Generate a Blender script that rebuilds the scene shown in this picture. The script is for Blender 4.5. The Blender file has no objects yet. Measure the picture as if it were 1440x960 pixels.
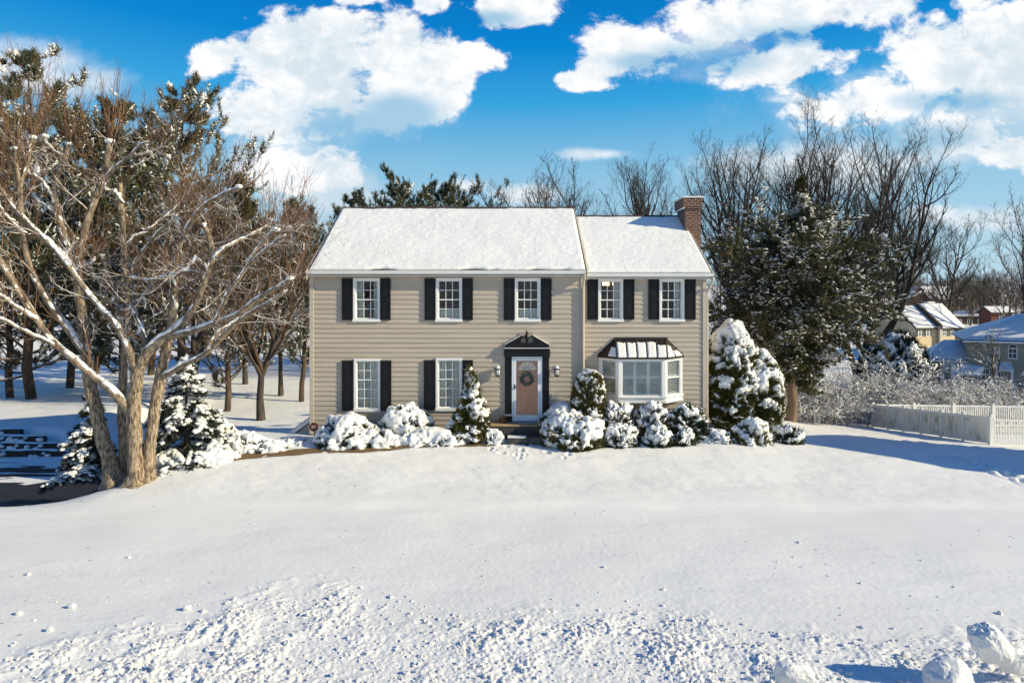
import bpy, math, random
import numpy as np
from mathutils import Vector, Matrix
R_ = math.radians
SC = bpy.context.scene
COL = SC.collection

# ------------------------------------------------------------------ camera, sky, sun, exposure
CAM_Z, CAM_D, FPX = 4.8, 22.0, 900.0
cam_data = bpy.data.cameras.new("camera")
cam_data.sensor_width = 36.0
cam_data.lens = 36.0 * FPX / 1440.0
cam_data.shift_y = -65.0 / 1440.0
cam_data.clip_end = 5000.0
cam = bpy.data.objects.new("camera", cam_data)
COL.objects.link(cam)
cam.location = (0, -CAM_D, CAM_Z)
cam.rotation_euler = (R_(90), 0, 0)
SC.camera = cam

SUN_EL, SUN_AZ = 25.0, 74.0            # azimuth measured from the facade normal (-Y) towards +X
SKY_STRENGTH, SUN_STRENGTH, EXPOSURE = 0.072, 5.0, 0.36
SC.view_settings.view_transform = 'Standard'
SC.view_settings.look = 'None'
SC.view_settings.exposure = EXPOSURE
SC.view_settings.gamma = 1.0
SC.view_settings.use_curve_mapping = False

sd = Vector((math.sin(R_(SUN_AZ)) * math.cos(R_(SUN_EL)), -math.cos(R_(SUN_AZ)) * math.cos(R_(SUN_EL)), math.sin(R_(SUN_EL))))
sun_data = bpy.data.lights.new("sun", 'SUN')
sun_data.energy = SUN_STRENGTH
sun_data.angle = R_(0.53)
sun_data.color = (1.0, 0.88, 0.61)
sun = bpy.data.objects.new("sun", sun_data)
COL.objects.link(sun)
sun.rotation_euler = sd.to_track_quat('Z', 'Y').to_euler()
sun.location = (30, -20, 40)

SC.cycles.max_bounces = 6
SC.cycles.diffuse_bounces = 3
SC.cycles.glossy_bounces = 2
SC.cycles.transmission_bounces = 3
SC.cycles.transparent_max_bounces = 12
SC.cycles.use_denoising = True


class NT:
    """tiny node-tree helper"""
    def __init__(s, tree):
        s.t = tree
        s.t.nodes.clear()

    def n(s, typ, ins=None, **kw):
        nd = s.t.nodes.new(typ)
        for k, v in kw.items():
            setattr(nd, k, v)
        for k, v in (ins or {}).items():
            if isinstance(v, tuple) and len(v) == 2 and hasattr(v[0], 'outputs'):
                s.t.links.new(v[0].outputs[v[1]], nd.inputs[k])
            elif hasattr(v, 'outputs'):
                s.t.links.new(v.outputs[0], nd.inputs[k])
            else:
                nd.inputs[k].default_value = v
        return nd

    def m(s, op, a, b=0.0, c=0.0, clamp=False):
        nd = s.t.nodes.new('ShaderNodeMath')
        nd.operation = op
        nd.use_clamp = clamp
        for i, v in enumerate((a, b, c)):
            if hasattr(v, 'outputs'):
                s.t.links.new(v.outputs[0], nd.inputs[i])
            elif isinstance(v, tuple):
                s.t.links.new(v[0].outputs[v[1]], nd.inputs[i])
            else:
                nd.inputs[i].default_value = v
        return nd

    def ramp(s, fac, a, b, lo=0.0, hi=1.0, smooth=True):
        nd = s.t.nodes.new('ShaderNodeMapRange')
        nd.interpolation_type = 'SMOOTHSTEP' if smooth else 'LINEAR'
        if hasattr(fac, 'outputs'):
            s.t.links.new(fac.outputs[0], nd.inputs[0])
        elif isinstance(fac, tuple):
            s.t.links.new(fac[0].outputs[fac[1]], nd.inputs[0])
        for i, v in zip((1, 2, 3, 4), (a, b, lo, hi)):
            nd.inputs[i].default_value = v
        return nd

    def mix(s, f, a, b):
        nd = s.t.nodes.new('ShaderNodeMix')
        nd.data_type = 'RGBA'
        for i, v in ((0, f), (6, a), (7, b)):
            if isinstance(v, tuple) and hasattr(v[0], 'outputs'):
                s.t.links.new(v[0].outputs[v[1]], nd.inputs[i])
            elif hasattr(v, 'outputs'):
                s.t.links.new(v.outputs[2 if v.bl_idname == 'ShaderNodeMix' else 0], nd.inputs[i])
            elif isinstance(v, (int, float)):
                nd.inputs[i].default_value = v
            else:
                nd.inputs[i].default_value = (*v, 1)
        return nd


def build_world():
    w = bpy.data.worlds.new("World")
    SC.world = w
    w.use_nodes = True
    N = NT(w.node_tree)
    sky = N.n('ShaderNodeTexSky', sky_type='NISHITA', sun_disc=False, sun_elevation=R_(SUN_EL),
              sun_rotation=math.atan2(sd.x, sd.y), altitude=100.0, air_density=1.0, dust_density=0.15, ozone_density=3.0)
    tc = N.n('ShaderNodeTexCoord')
    sep = N.n('ShaderNodeSeparateXYZ', {0: (tc, 'Generated')})
    # clear winter air: deepen the blue overhead, pale blue (not yellow) at the horizon
    hs = N.n('ShaderNodeHueSaturation', {'Color': sky, 'Saturation': 1.25, 'Value': 1.0, 'Hue': 0.5})
    gr = N.n('ShaderNodeValToRGB', {0: (sep, 2)})
    els = gr.color_ramp.elements
    els[0].position = 0.0; els[0].color = (5.6, 7.9, 9.3, 1)
    els[1].position = 1.0; els[1].color = (0.3, 1.2, 4.2, 1)
    for p, c in ((0.08, (4.9, 7.5, 9.2, 1)), (0.19, (2.9, 6.1, 8.6, 1)), (0.285, (0.42, 4.2, 8.3, 1)), (0.36, (0.0, 2.7, 7.4, 1)), (0.46, (0.0, 1.7, 5.6, 1))):
        e = els.new(p); e.color = c
    hsv = N.mix(0.93, hs, gr)
    ay = N.m('MAXIMUM', N.m('ABSOLUTE', (sep, 1)), 0.06)
    u = N.m('DIVIDE', (sep, 0), ay)
    v = N.m('DIVIDE', (sep, 2), ay)
    uv = N.n('ShaderNodeCombineXYZ', {0: u, 1: v, 2: 0.0})
    wv = N.n('ShaderNodeVectorMath', {0: N.n('ShaderNodeVectorMath', {0: uv, 1: (1.0, 1.35, 1.0)}, operation='MULTIPLY')}, operation='ADD')
    wv.inputs[1].default_value = (7.3, 2.1, 0.0)
    n1 = N.n('ShaderNodeTexNoise', {'Vector': wv, 'Scale': 7.0, 'Detail': 9.0, 'Roughness': 0.56, 'Distortion': 0.25})
    n2 = N.n('ShaderNodeTexNoise', {'Vector': wv, 'Scale': 19.0, 'Detail': 7.0, 'Roughness': 0.66, 'Distortion': 0.3})
    n3 = N.n('ShaderNodeTexNoise', {'Vector': wv, 'Scale': 4.2, 'Detail': 6.0, 'Roughness': 0.6, 'Distortion': 0.6})
    def field(blobs):
        cur = None
        for (px, py, rx, ry) in blobs:
            a = N.n('ShaderNodeVectorMath', {0: uv}, operation='SUBTRACT')
            a.inputs[1].default_value = ((px - 720) / FPX, (415 - py) / FPX, 0)
            b = N.n('ShaderNodeVectorMath', {0: a}, operation='MULTIPLY')
            b.inputs[1].default_value = (FPX / rx, FPX / ry, 0)
            d = N.n('ShaderNodeVectorMath', {0: b}, operation='LENGTH')
            f = N.m('SUBTRACT', 1.0, (d, 'Value'))
            cur = f if cur is None else N.m('SMOOTH_MAX', cur, f, 0.22)
        return cur
    hard = field([(465, 62, 95, 62), (395, 85, 72, 60), (545, 78, 90, 62), (610, 98, 70, 62), (665, 78, 62, 26), (450, 130, 120, 62),
                  (370, 158, 84, 50), (545, 140, 80, 52), (297, 84, 42, 27), (404, 244, 110, 40), (478, 252, 48, 30),
                  (868, 62, 62, 42), (850, 90, 44, 26), (818, 114, 40, 16), (925, 66, 70, 34), (1010, 36, 110, 48), (1110, 14, 150, 34), (1215, 4, 80, 26),
                  (1098, 86, 100, 36), (1345, 100, 110, 84), (1420, 60, 100, 90), (1255, 142, 90, 44), (1195, 150, 110, 40), (1340, 184, 100, 36),
                  (1418, 214, 60, 28), (716, 8, 66, 36), (604, 4, 26, 18), (498, -2, 40, 14)])
    soft = field([(40, 92, 150, 46), (110, 112, 80, 30), (470, 165, 150, 44), (380, 230, 110, 60), (470, 270, 120, 46), (845, 217, 74, 12), (985, 60, 170, 50),
                  (1240, 150, 190, 60), (1390, 150, 150, 80), (1300, 205, 150, 44), (1390, 308, 90, 26), (1320, 300, 46, 16), (1180, 235, 130, 50),
                  (735, 272, 60, 18), (640, 262, 70, 16), (1060, 240, 120, 40), (1120, 140, 60, 9), (230, 200, 90, 24)])
    nn = N.m('ADD', N.m('MULTIPLY', N.m('SUBTRACT', (n1, 'Fac'), 0.5), 2.3), N.m('MULTIPLY', N.m('SUBTRACT', (n2, 'Fac'), 0.5), 1.5))
    fh = N.m('ADD', N.m('ADD', hard, 0.03), nn)
    fs = N.m('ADD', soft, N.m('MULTIPLY', N.m('SUBTRACT', (n1, 'Fac'), 0.5), 2.2))
    mh = N.ramp(fh, -0.02, 0.36)
    ms = N.m('MULTIPLY', N.ramp(fs, -0.05, 0.75), 0.72)
    mask = N.m('MAXIMUM', mh, ms)
    mask = N.m('MULTIPLY', mask, N.ramp((sep, 2), 0.0, 0.06))
    # thinner, bluer underside of each big cloud
    under = field([(500, 178, 130, 46), (560, 160, 90, 40), (1000, 84, 120, 34), (1120, 50, 130, 26), (1370, 142, 120, 22), (1300, 196, 130, 30), (700, 26, 50, 18), (905, 88, 70, 20)])
    un = N.ramp(N.m('ADD', under, N.m('MULTIPLY', N.m('SUBTRACT', (n3, 'Fac'), 0.5), 1.6)), -0.1, 0.8)
    bil = N.ramp(N.m('ADD', N.m('MULTIPLY', (n3, 'Fac'), 0.55), N.m('MULTIPLY', (n2, 'Fac'), 0.45)), 0.38, 0.60)
    c0 = N.mix(bil, (0.53, 0.61, 0.67), (0.84, 0.83, 0.83))
    c1 = N.mix(N.m('MULTIPLY', un, 0.92), c0, (0.26, 0.45, 0.60))
    bgs = N.n('ShaderNodeBackground', {'Color': (hsv, 2), 'Strength': SKY_STRENGTH})
    bgc = N.n('ShaderNodeBackground', {'Color': (c1, 2), 'Strength': 1.0})
    mx = N.n('ShaderNodeMixShader', {0: mask, 1: bgs, 2: bgc})
    N.n('ShaderNodeOutputWorld', {0: mx})

build_world()

# ------------------------------------------------------------------ helpers
def hash3(ix, iy, iz):
    h = (ix.astype(np.int64) * 374761393 + iy.astype(np.int64) * 668265263 + iz.astype(np.int64) * 2147483647) & 0xFFFFFFFF
    h = ((h ^ (h >> 13)) * 1274126177) & 0xFFFFFFFF
    h = h ^ (h >> 16)
    return (h & 0xFFFF) / 32767.5 - 1.0

def vnoise(p):
    p = np.asarray(p, float)
    i = np.floor(p); f = p - i
    f = f * f * (3 - 2 * f)
    i = i.astype(np.int64)
    out = 0
    for dx in (0, 1):
        wx = f[..., 0] if dx else 1 - f[..., 0]
        for dy in (0, 1):
            wy = f[..., 1] if dy else 1 - f[..., 1]
            for dz in (0, 1):
                wz = f[..., 2] if dz else 1 - f[..., 2]
                out = out + wx * wy * wz * hash3(i[..., 0] + dx, i[..., 1] + dy, i[..., 2] + dz)
    return out

def fbm(p, oct=3, rough=0.5):
    p = np.asarray(p, float)
    a, s, o = 1.0, 0.0, 0.0
    for k in range(oct):
        o = o + a * vnoise(p * (2.03 ** k) + 17.3 * k)
        s += a
        a *= rough
    return o / s

def n2(x, y, f, oct=3, seed=0.0):
    return fbm(np.stack([x * f + seed, y * f - seed, np.zeros_like(x) + seed * 1.7], -1), oct)

def sstep(a, b, x):
    t = np.clip((x - a) / (b - a), 0, 1)
    return t * t * (3 - 2 * t)

def nrm(v):
    return v / np.maximum(np.linalg.norm(v, axis=-1, keepdims=True), 1e-9)


class Geo:
    def __init__(s):
        s.V, s.Q, s.T, s.n = [], [], [], 0
    def add(s, V, Q=None, T=None):
        V = np.asarray(V, float).reshape(-1, 3)
        if Q is not None and len(Q):
            s.Q.append(np.asarray(Q, np.int64).reshape(-1, 4) + s.n)
        if T is not None and len(T):
            s.T.append(np.asarray(T, np.int64).reshape(-1, 3) + s.n)
        s.V.append(V); s.n += len(V)
        return s
    def box(s, x0, x1, y0, y1, z0, z1, M=None):
        V = np.array([(x, y, z) for x in (x0, x1) for y in (y0, y1) for z in (z0, z1)], float)
        if M is not None:
            V = V @ np.array(M.to_3x3()).T + np.array(M.translation)
        return s.add(V, [(0, 1, 3, 2), (4, 6, 7, 5), (0, 4, 5, 1), (2, 3, 7, 6), (0, 2, 6, 4), (1, 5, 7, 3)])
    def quad(s, a, b, c, d):
        return s.add([a, b, c, d], [(0, 1, 2, 3)])
    def tri(s, a, b, c):
        return s.add([a, b, c], None, [(0, 1, 2)])
    def prism(s, pts, y0, y1, axis='y', M=None):
        """polygon (list of 2D points, convex or triangulated by a fan around its centre) extruded"""
        n = len(pts); c = np.mean(np.array(pts, float), 0)
        def put(p, y):
            return (p[0], y, p[1]) if axis == 'y' else ((y, p[0], p[1]) if axis == 'x' else (p[0], p[1], y))
        V = [put(p, y0) for p in pts] + [put(p, y1) for p in pts] + [put(c, y0), put(c, y1)]
        V = np.array(V, float)
        if M is not None:
            V = V @ np.array(M.to_3x3()).T + np.array(M.translation)
        Q = [(i, (i + 1) % n, n + (i + 1) % n, n + i) for i in range(n)]
        T = [(2 * n, (i + 1) % n, i) for i in range(n)] + [(2 * n + 1, n + i, n + (i + 1) % n) for i in range(n)]
        return s.add(V, Q, T)
    def lathe(s, prof, c=(0, 0, 0), n=14):
        prof = np.array(prof, float)
        a = np.arange(n) * 2 * math.pi / n
        V = np.stack([np.outer(prof[:, 0], np.cos(a)) + c[0], np.outer(prof[:, 0], np.sin(a)) + c[1], np.repeat(prof[:, 1:2], n, 1) + c[2]], -1).reshape(-1, 3)
        Q = [(i * n + j, i * n + (j + 1) % n, (i + 1) * n + (j + 1) % n, (i + 1) * n + j) for i in range(len(prof) - 1) for j in range(n)]
        return s.add(V, Q)
    def tubes(s, P, Rr, sides=4):
        P = np.asarray(P, float); Rr = np.asarray(Rr, float)
        M_, N_ = P.shape[:2]
        if M_ == 0:
            return s
        T = np.gradient(P, axis=1) if N_ > 2 else np.repeat(P[:, 1:] - P[:, :1], 2, 1)
        T = nrm(T)
        mean = nrm(P[:, -1] - P[:, 0])
        ref = np.where(np.abs(mean[:, 2:3]) < 0.85, np.array([[0, 0, 1.0]]), np.array([[0.9, 0.43, 0.05]]))
        U = nrm(np.cross(T, np.repeat(ref[:, None], N_, 1)))
        W = np.cross(T, U)
        a = np.arange(sides) * 2 * math.pi / sides
        ring = P[:, :, None] + Rr[:, :, None, None] * (U[:, :, None] * np.cos(a)[None, None, :, None] + W[:, :, None] * np.sin(a)[None, None, :, None])
        base = (np.arange(M_) * N_ * sides)[:, None, None] + (np.arange(N_ - 1) * sides)[None, :, None]
        j = np.arange(sides)[None, None]; j2 = (j + 1) % sides
        Q = np.stack([base + j, base + j2, base + sides + j2, base + sides + j], -1).reshape(-1, 4)
        return s.add(ring.reshape(-1, 3), Q)
    def bark_tube(s, P, Rr, sides=30, rows=80, amp=.10, freq=9.0, flare=0.0):
        n = len(P); t = np.linspace(0, n - 1, rows)
        Q_ = np.stack([np.interp(t, np.arange(n), P[:, k]) for k in range(3)], -1)
        for _ in range(6):
            Q_[1:-1] = .25 * Q_[:-2] + .5 * Q_[1:-1] + .25 * Q_[2:]
        r = np.interp(t, np.arange(n), Rr)
        s.tubes(Q_[None], r[None], sides)
        V = s.V[-1].reshape(rows, sides, 3)
        c = Q_[:, None]
        d = V - c
        a = np.arange(sides) * 2 * math.pi / sides
        q = np.stack([np.cos(a)[None] * freq * .35 + 0 * t[:, None], np.sin(a)[None] * freq * .35 + 0 * t[:, None], (np.cumsum(np.r_[0, np.linalg.norm(np.diff(Q_, axis=0), axis=1)]) * 1.7)[:, None] + 0 * a[None]], -1) + P[0, 0] * 9
        ridge = 1 - 2 * np.abs(fbm(q * 1.2, 3))
        knots = fbm(q * np.array([.35, .35, .8]) + 5, 2)
        k = 1 + amp * (ridge - .5) + amp * 1.1 * knots
        if flare:
            k = k + flare * np.exp(-np.linspace(0, 1, rows) * 14)[:, None] * (1 + .5 * np.sin(a * 4 + P[0, 0] * 7))[None]
        s.V[-1] = (c + d * k[..., None]).reshape(-1, 3)
        return s
    def build(s, name, mat, parent=None, smooth=False):
        me = bpy.data.meshes.new(name)
        V = np.concatenate(s.V) if s.V else np.zeros((0, 3))
        Q = np.concatenate(s.Q) if s.Q else np.zeros((0, 4), np.int64)
        T = np.concatenate(s.T) if s.T else np.zeros((0, 3), np.int64)
        me.vertices.add(len(V))
        me.vertices.foreach_set('co', V.astype(np.float32).ravel())
        loops = np.concatenate([Q.ravel(), T.ravel()]).astype(np.int32)
        starts = np.concatenate([np.arange(len(Q)) * 4, len(Q) * 4 + np.arange(len(T)) * 3]).astype(np.int32)
        me.loops.add(len(loops))
        me.loops.foreach_set('vertex_index', loops)
        me.polygons.add(len(starts))
        me.polygons.foreach_set('loop_start', starts)
        me.polygons.foreach_set('use_smooth', np.full(len(starts), bool(smooth)))
        me.update(calc_edges=True)
        if mat is not None:
            me.materials.append(mat)
        o = bpy.data.objects.new(name, me)
        COL.objects.link(o)
        o.parent = parent
        return o


def tag(o, label=None, cat=None, group=None, kind=None):
    for k, v in (('label', label), ('category', cat), ('group', group), ('kind', kind)):
        if v:
            o[k] = v
    return o

def thing(name, label, cat, loc=(0, 0, 0), rz=0.0, group=None):
    o = bpy.data.objects.new(name, None)
    o.empty_display_size = 0.2
    COL.objects.link(o)
    o.location = loc
    o.rotation_euler = (0, 0, rz)
    return tag(o, label, cat, group)

def kids(o):
    return [c for c in COL.objects if c.parent == o]

def dup(o, loc, rz=0.0, scale=(1, 1, 1), label=None, group=None):
    def cp(a, parent):
        c = a.copy(); COL.objects.link(c)
        c.parent = parent
        for ch in list(a.children):
            cp(ch, c)
        return c
    r = cp(o, None)
    r.location = loc; r.rotation_euler = (0, 0, rz); r.scale = scale
    if label: r['label'] = label
    if group: r['group'] = group
    return r

def at(px, py, d):
    """world point seen at photo pixel (px, py) at distance d in front of the camera"""
    return np.array([(px - 720) / FPX * d, d - CAM_D, CAM_Z - (py - 415) / FPX * d])

def fx(px, Y=0.0):
    return (px - 720) / FPX * (CAM_D + Y)
def fz(py, Y=0.0):
    return CAM_Z - (py - 415) / FPX * (CAM_D + Y)

# ------------------------------------------------------------------ materials
def principled(N, color, rough=0.6, normal=None, **kw):
    b = N.n('ShaderNodeBsdfPrincipled')
    def put(k, v):
        if isinstance(v, tuple) and hasattr(v[0], 'outputs'):
            N.t.links.new(v[0].outputs[v[1]], b.inputs[k])
        elif hasattr(v, 'outputs'):
            N.t.links.new(v.outputs[2 if v.bl_idname == 'ShaderNodeMix' else 0], b.inputs[k])
        elif isinstance(v, tuple) and len(v) == 3:
            b.inputs[k].default_value = (*v, 1)
        else:
            b.inputs[k].default_value = v
    put('Base Color', color); put('Roughness', rough)
    if normal is not None:
        N.t.links.new(normal.outputs[0], b.inputs['Normal'])
    for k, v in kw.items():
        put(k, v)
    N.n('ShaderNodeOutputMaterial', {0: b})
    return b

def newmat(name):
    m = bpy.data.materials.new(name)
    m.use_nodes = True
    return m, NT(m.node_tree)

def mat(name, c1, c2=None, scale=3.0, rough=0.6, bump=0.0, bscale=30.0, stretch=(1, 1, 1), spec=0.4, metal=0.0, detail=4.0, bdist=0.02):
    """two-tone noisy surface with a fine bump"""
    m, N = newmat(name)
    tc = N.n('ShaderNodeTexCoord')
    mp = N.n('ShaderNodeMapping', {0: (tc, 'Object'), 'Scale': stretch})
    col = c1
    if c2 is not None:
        nz = N.n('ShaderNodeTexNoise', {'Vector': mp, 'Scale': scale, 'Detail': detail, 'Roughness': 0.6})
        col = N.mix(N.ramp((nz, 'Fac'), 0.36, 0.66), c1, c2)
    nb = None
    if bump > 0:
        nb_ = N.n('ShaderNodeTexNoise', {'Vector': mp, 'Scale': bscale, 'Detail': 3.0})
        nb = N.n('ShaderNodeBump', {'Height': (nb_, 'Fac'), 'Strength': bump, 'Distance': bdist})
    principled(N, col, rough, nb, **{'Specular IOR Level': spec, 'Metallic': metal})
    return m

def mat_snowtop(name, c1, c2, scale, thr, width=0.25, nscale=6.0, namp=0.5, rough=0.85, bump=0.5, bscale=40.0, snow=(0.82, 0.815, 0.79), stretch=(1, 1, 0.25), side=(0, 0, 1)):
    """bark (or other ground) that carries snow on the faces turned up"""
    m, N = newmat(name)
    tc = N.n('ShaderNodeTexCoord')
    mp = N.n('ShaderNodeMapping', {0: (tc, 'Object'), 'Scale': stretch})
    nz = N.n('ShaderNodeTexNoise', {'Vector': mp, 'Scale': scale, 'Detail': 4.0, 'Roughness': 0.65})
    col = N.mix(N.ramp((nz, 'Fac'), 0.36, 0.64), c1, c2)
    g = N.n('ShaderNodeNewGeometry')
    dt = N.n('ShaderNodeVectorMath', {0: (g, 'Normal')}, operation='DOT_PRODUCT')
    dt.inputs[1].default_value = tuple(Vector(side).normalized())
    n2_ = N.n('ShaderNodeTexNoise', {'Vector': (tc, 'Object'), 'Scale': nscale, 'Detail': 3.0})
    f = N.m('ADD', (dt, 'Value'), N.m('MULTIPLY', N.m('SUBTRACT', (n2_, 'Fac'), 0.5), namp * 2))
    fac = N.ramp(f, thr, thr + width)
    cc = N.mix(fac, col, snow)
    nb_ = N.n('ShaderNodeTexNoise', {'Vector': mp, 'Scale': bscale, 'Detail': 3.0})
    nb = N.n('ShaderNodeBump', {'Height': (nb_, 'Fac'), 'Strength': bump, 'Distance': 0.03})
    principled(N, cc, rough, nb, **{'Specular IOR Level': 0.2})
    return m

def mat_snow(name, col=(0.82, 0.815, 0.79), bump=0.35, bscale=(35.0, 140.0), dist=0.02, dirt=None):
    m, N = newmat(name)
    tc = N.n('ShaderNodeTexCoord')
    a = N.n('ShaderNodeTexNoise', {'Vector': (tc, 'Object'), 'Scale': bscale[0], 'Detail': 5.0, 'Roughness': 0.65})
    b = N.n('ShaderNodeTexNoise', {'Vector': (tc, 'Object'), 'Scale': bscale[1], 'Detail': 2.0})
    h = N.m('ADD', (a, 'Fac'), N.m('MULTIPLY', (b, 'Fac'), 0.35))
    nb = N.n('ShaderNodeBump', {'Height': h, 'Strength': bump, 'Distance': dist})
    v = N.n('ShaderNodeTexNoise', {'Vector': (tc, 'Object'), 'Scale': 0.6, 'Detail': 4.0})
    cc = N.mix(N.ramp((v, 'Fac'), 0.3, 0.7), col, tuple(x * 0.95 for x in col))
    if dirt:
        d = N.n('ShaderNodeTexNoise', {'Vector': (tc, 'Object'), 'Scale': 9.0, 'Detail': 6.0, 'Roughness': 0.7})
        cc = N.mix(N.ramp((d, 'Fac'), 0.66, 0.78, 0, dirt), cc, (0.30, 0.27, 0.24))
    principled(N, cc, 0.55, nb, **{'Specular IOR Level': 0.25})
    return m

def mat_glass(name, tint=(0.9, 0.95, 0.95), refl=0.06):
    m, N = newmat(name)
    fr = N.n('ShaderNodeFresnel', {'IOR': 1.5})
    t = N.n('ShaderNodeBsdfTransparent', {'Color': (*tint, 1)})
    g = N.n('ShaderNodeBsdfGlossy', {'Roughness': 0.02, 'Color': (1, 1, 1, 1)})
    mx = N.n('ShaderNodeMixShader', {0: N.m('ADD', fr, refl), 1: t, 2: g})
    N.n('ShaderNodeOutputMaterial', {0: mx})
    return m

M = {}
M['snow'] = mat_snow('snow_ground')
M['snow_rough'] = mat_snow('snow_lumpy', bump=0.5, bscale=(14.0, 60.0), dist=0.03)
M['snow_shrub'] = mat_snow('snow_on_plants', bump=0.55, bscale=(22.0, 70.0), dist=0.03)
M['snow_roof'] = mat_snow('snow_on_roof', bump=0.45, bscale=(11.0, 38.0), dist=0.05)
M['siding'] = mat('painted_siding', (0.475, 0.412, 0.335), (0.415, 0.357, 0.288), 1.6, 0.55, 0.12, 60, (0.25, 1, 6))
M['trim_tan'] = mat('tan_trim', (0.50, 0.445, 0.37), (0.46, 0.41, 0.34), 2.0, 0.5)
M['white'] = mat('white_paint', (0.78, 0.78, 0.76), (0.74, 0.74, 0.72), 2.0, 0.4)
M['gutter'] = mat('gutter_paint', (0.66, 0.62, 0.54), (0.60, 0.56, 0.49), 2.0, 0.4)
M['black'] = mat('black_paint', (0.006, 0.0068, 0.009), (0.009, 0.0095, 0.012), 3.0, 0.42, spec=0.25)
M['shingle'] = mat('dark_shingle', (0.055, 0.040, 0.032), (0.085, 0.06, 0.045), 9.0, 0.85, 0.6, 50)
M['copper'] = mat('brown_metal_roof', (0.022, 0.015, 0.013), (0.014, 0.010, 0.009), 6.0, 0.55, metal=0.1)
M['foundation'] = mat('foundation_block', (0.20, 0.17, 0.145), (0.15, 0.13, 0.11), 4.0, 0.9, 0.4, 40)
M['stone'] = mat('dark_wet_stone', (0.035, 0.035, 0.037), (0.075, 0.07, 0.065), 5.0, 0.55, 0.6, 22)
M['sandstone'] = mat('tan_stone_edge', (0.40, 0.29, 0.15), (0.30, 0.22, 0.12), 7.0, 0.8, 0.4, 30)
M['door'] = mat('stained_wood_door', (0.66, 0.36, 0.25), (0.56, 0.29, 0.195), 2.5, 0.45, 0.2, 25, (6, 6, 0.6))
M['storm'] = mat('storm_door_white', (0.70, 0.76, 0.82), (0.66, 0.72, 0.78), 2.0, 0.35)
M['brass'] = mat('tarnished_metal', (0.10, 0.085, 0.06), None, rough=0.35, metal=0.8)
M['lantern_glass'] = mat('frosted_lantern_glass', (0.72, 0.72, 0.70), None, rough=0.25)
M['glass'] = mat_glass('window_glass', (0.93, 0.97, 0.97), 0.01)
M['glass_clear'] = mat_glass('storm_glass', (0.98, 0.99, 0.99), -0.02)
M['curtain'] = mat('sheer_curtain', (0.80, 0.80, 0.75), (0.66, 0.67, 0.62), 3.0, 0.9, stretch=(9, 9, 0.3))
M['sheer'] = mat('thin_full_curtain', (0.62, 0.66, 0.62), (0.50, 0.54, 0.51), 3.0, 0.9, stretch=(9, 9, 0.3))
M['interior'] = mat('dark_room', (0.05, 0.048, 0.045), (0.035, 0.034, 0.033), 2.0, 0.9)
M['wood_floor'] = M['interior']
M['bark'] = mat_snowtop('pale_bark', (0.42, 0.325, 0.225), (0.085, 0.062, 0.043), 22.0, 0.84, 0.12, 3.0, 0.30, bump=1.0, bscale=48.0, stretch=(1, 1, 0.2))
M['limb'] = mat_snowtop('pale_limb_bark', (0.30, 0.235, 0.165), (0.125, 0.095, 0.068), 9.0, 0.42, 0.15, 2.5, 0.45, bump=0.8, bscale=26.0, stretch=(1, 1, 0.4))
M['sprout'] = mat('orange_brown_twig', (0.20, 0.108, 0.056), (0.12, 0.068, 0.040), 1.2, 0.8)
M['bark_dark'] = mat_snowtop('dark_bark', (0.045, 0.036, 0.030), (0.085, 0.066, 0.05), 8.0, 0.72, 0.2, 3.0, 0.4)
M['bark_pine'] = mat_snowtop('pine_bark', (0.12, 0.078, 0.052), (0.06, 0.043, 0.032), 6.0, 0.75, 0.2, 3.0, 0.4)
M['bark_cedar'] = mat('cedar_bark', (0.22, 0.145, 0.09), (0.12, 0.08, 0.05), 7.0, 0.9, 0.9, 24, (1, 1, 0.12))
M['twig_grey'] = mat_snowtop('grey_twigs', (0.030, 0.026, 0.023), (0.052, 0.043, 0.037), 2.0, 0.82, 0.15, 3.0, 0.35, bump=0.0)
M['twig_brown'] = mat_snowtop('brown_twigs', (0.115, 0.070, 0.042), (0.066, 0.044, 0.030), 2.0, 0.42, 0.2, 3.0, 0.6, bump=0.0)
M['twig_snow'] = mat_snowtop('snowy_twigs', (0.070, 0.052, 0.040), (0.035, 0.027, 0.022), 2.0, 0.12, 0.3, 2.2, 0.85, bump=0.0)
M['twig_orange'] = mat_snowtop('orange_snowy_twigs', (0.20, 0.105, 0.05), (0.10, 0.058, 0.034), 2.0, 0.18, 0.3, 2.2, 0.8, bump=0.0)
M['needle'] = mat('pine_needles', (0.040, 0.056, 0.026), (0.085, 0.084, 0.036), 0.9, 0.7)
M['needle_brown'] = mat('olive_brown_needles', (0.075, 0.072, 0.030), (0.135, 0.095, 0.042), 0.7, 0.7)
M['cedar'] = mat('cedar_foliage', (0.062, 0.072, 0.034), (0.125, 0.105, 0.048), 0.8, 0.75)
M['spruce'] = mat('spruce_needles', (0.012, 0.020, 0.014), (0.024, 0.032, 0.020), 1.5, 0.7)
M['leaf'] = mat('evergreen_leaves', (0.020, 0.032, 0.014), (0.055, 0.060, 0.018), 2.5, 0.6)
M['leaf_yellow'] = mat('yellow_green_leaves', (0.060, 0.066, 0.014), (0.13, 0.105, 0.020), 2.5, 0.6)
M['leaf_red'] = mat('reddish_leaves', (0.060, 0.040, 0.022), (0.032, 0.030, 0.016), 2.5, 0.6)
M['asphalt'] = mat('wet_asphalt', (0.020, 0.021, 0.023), (0.034, 0.034, 0.036), 2.0, 0.5, 0.3, 60)
M['timber'] = mat('dark_timber', (0.022, 0.019, 0.017), (0.045, 0.036, 0.028), 4.0, 0.85, 0.4, 20, (0.3, 2, 2))
M['mulch'] = mat('brown_dead_grass', (0.27, 0.165, 0.070), (0.15, 0.09, 0.042), 14.0, 0.95, 1.0, 70, detail=8, bdist=0.04)
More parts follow.
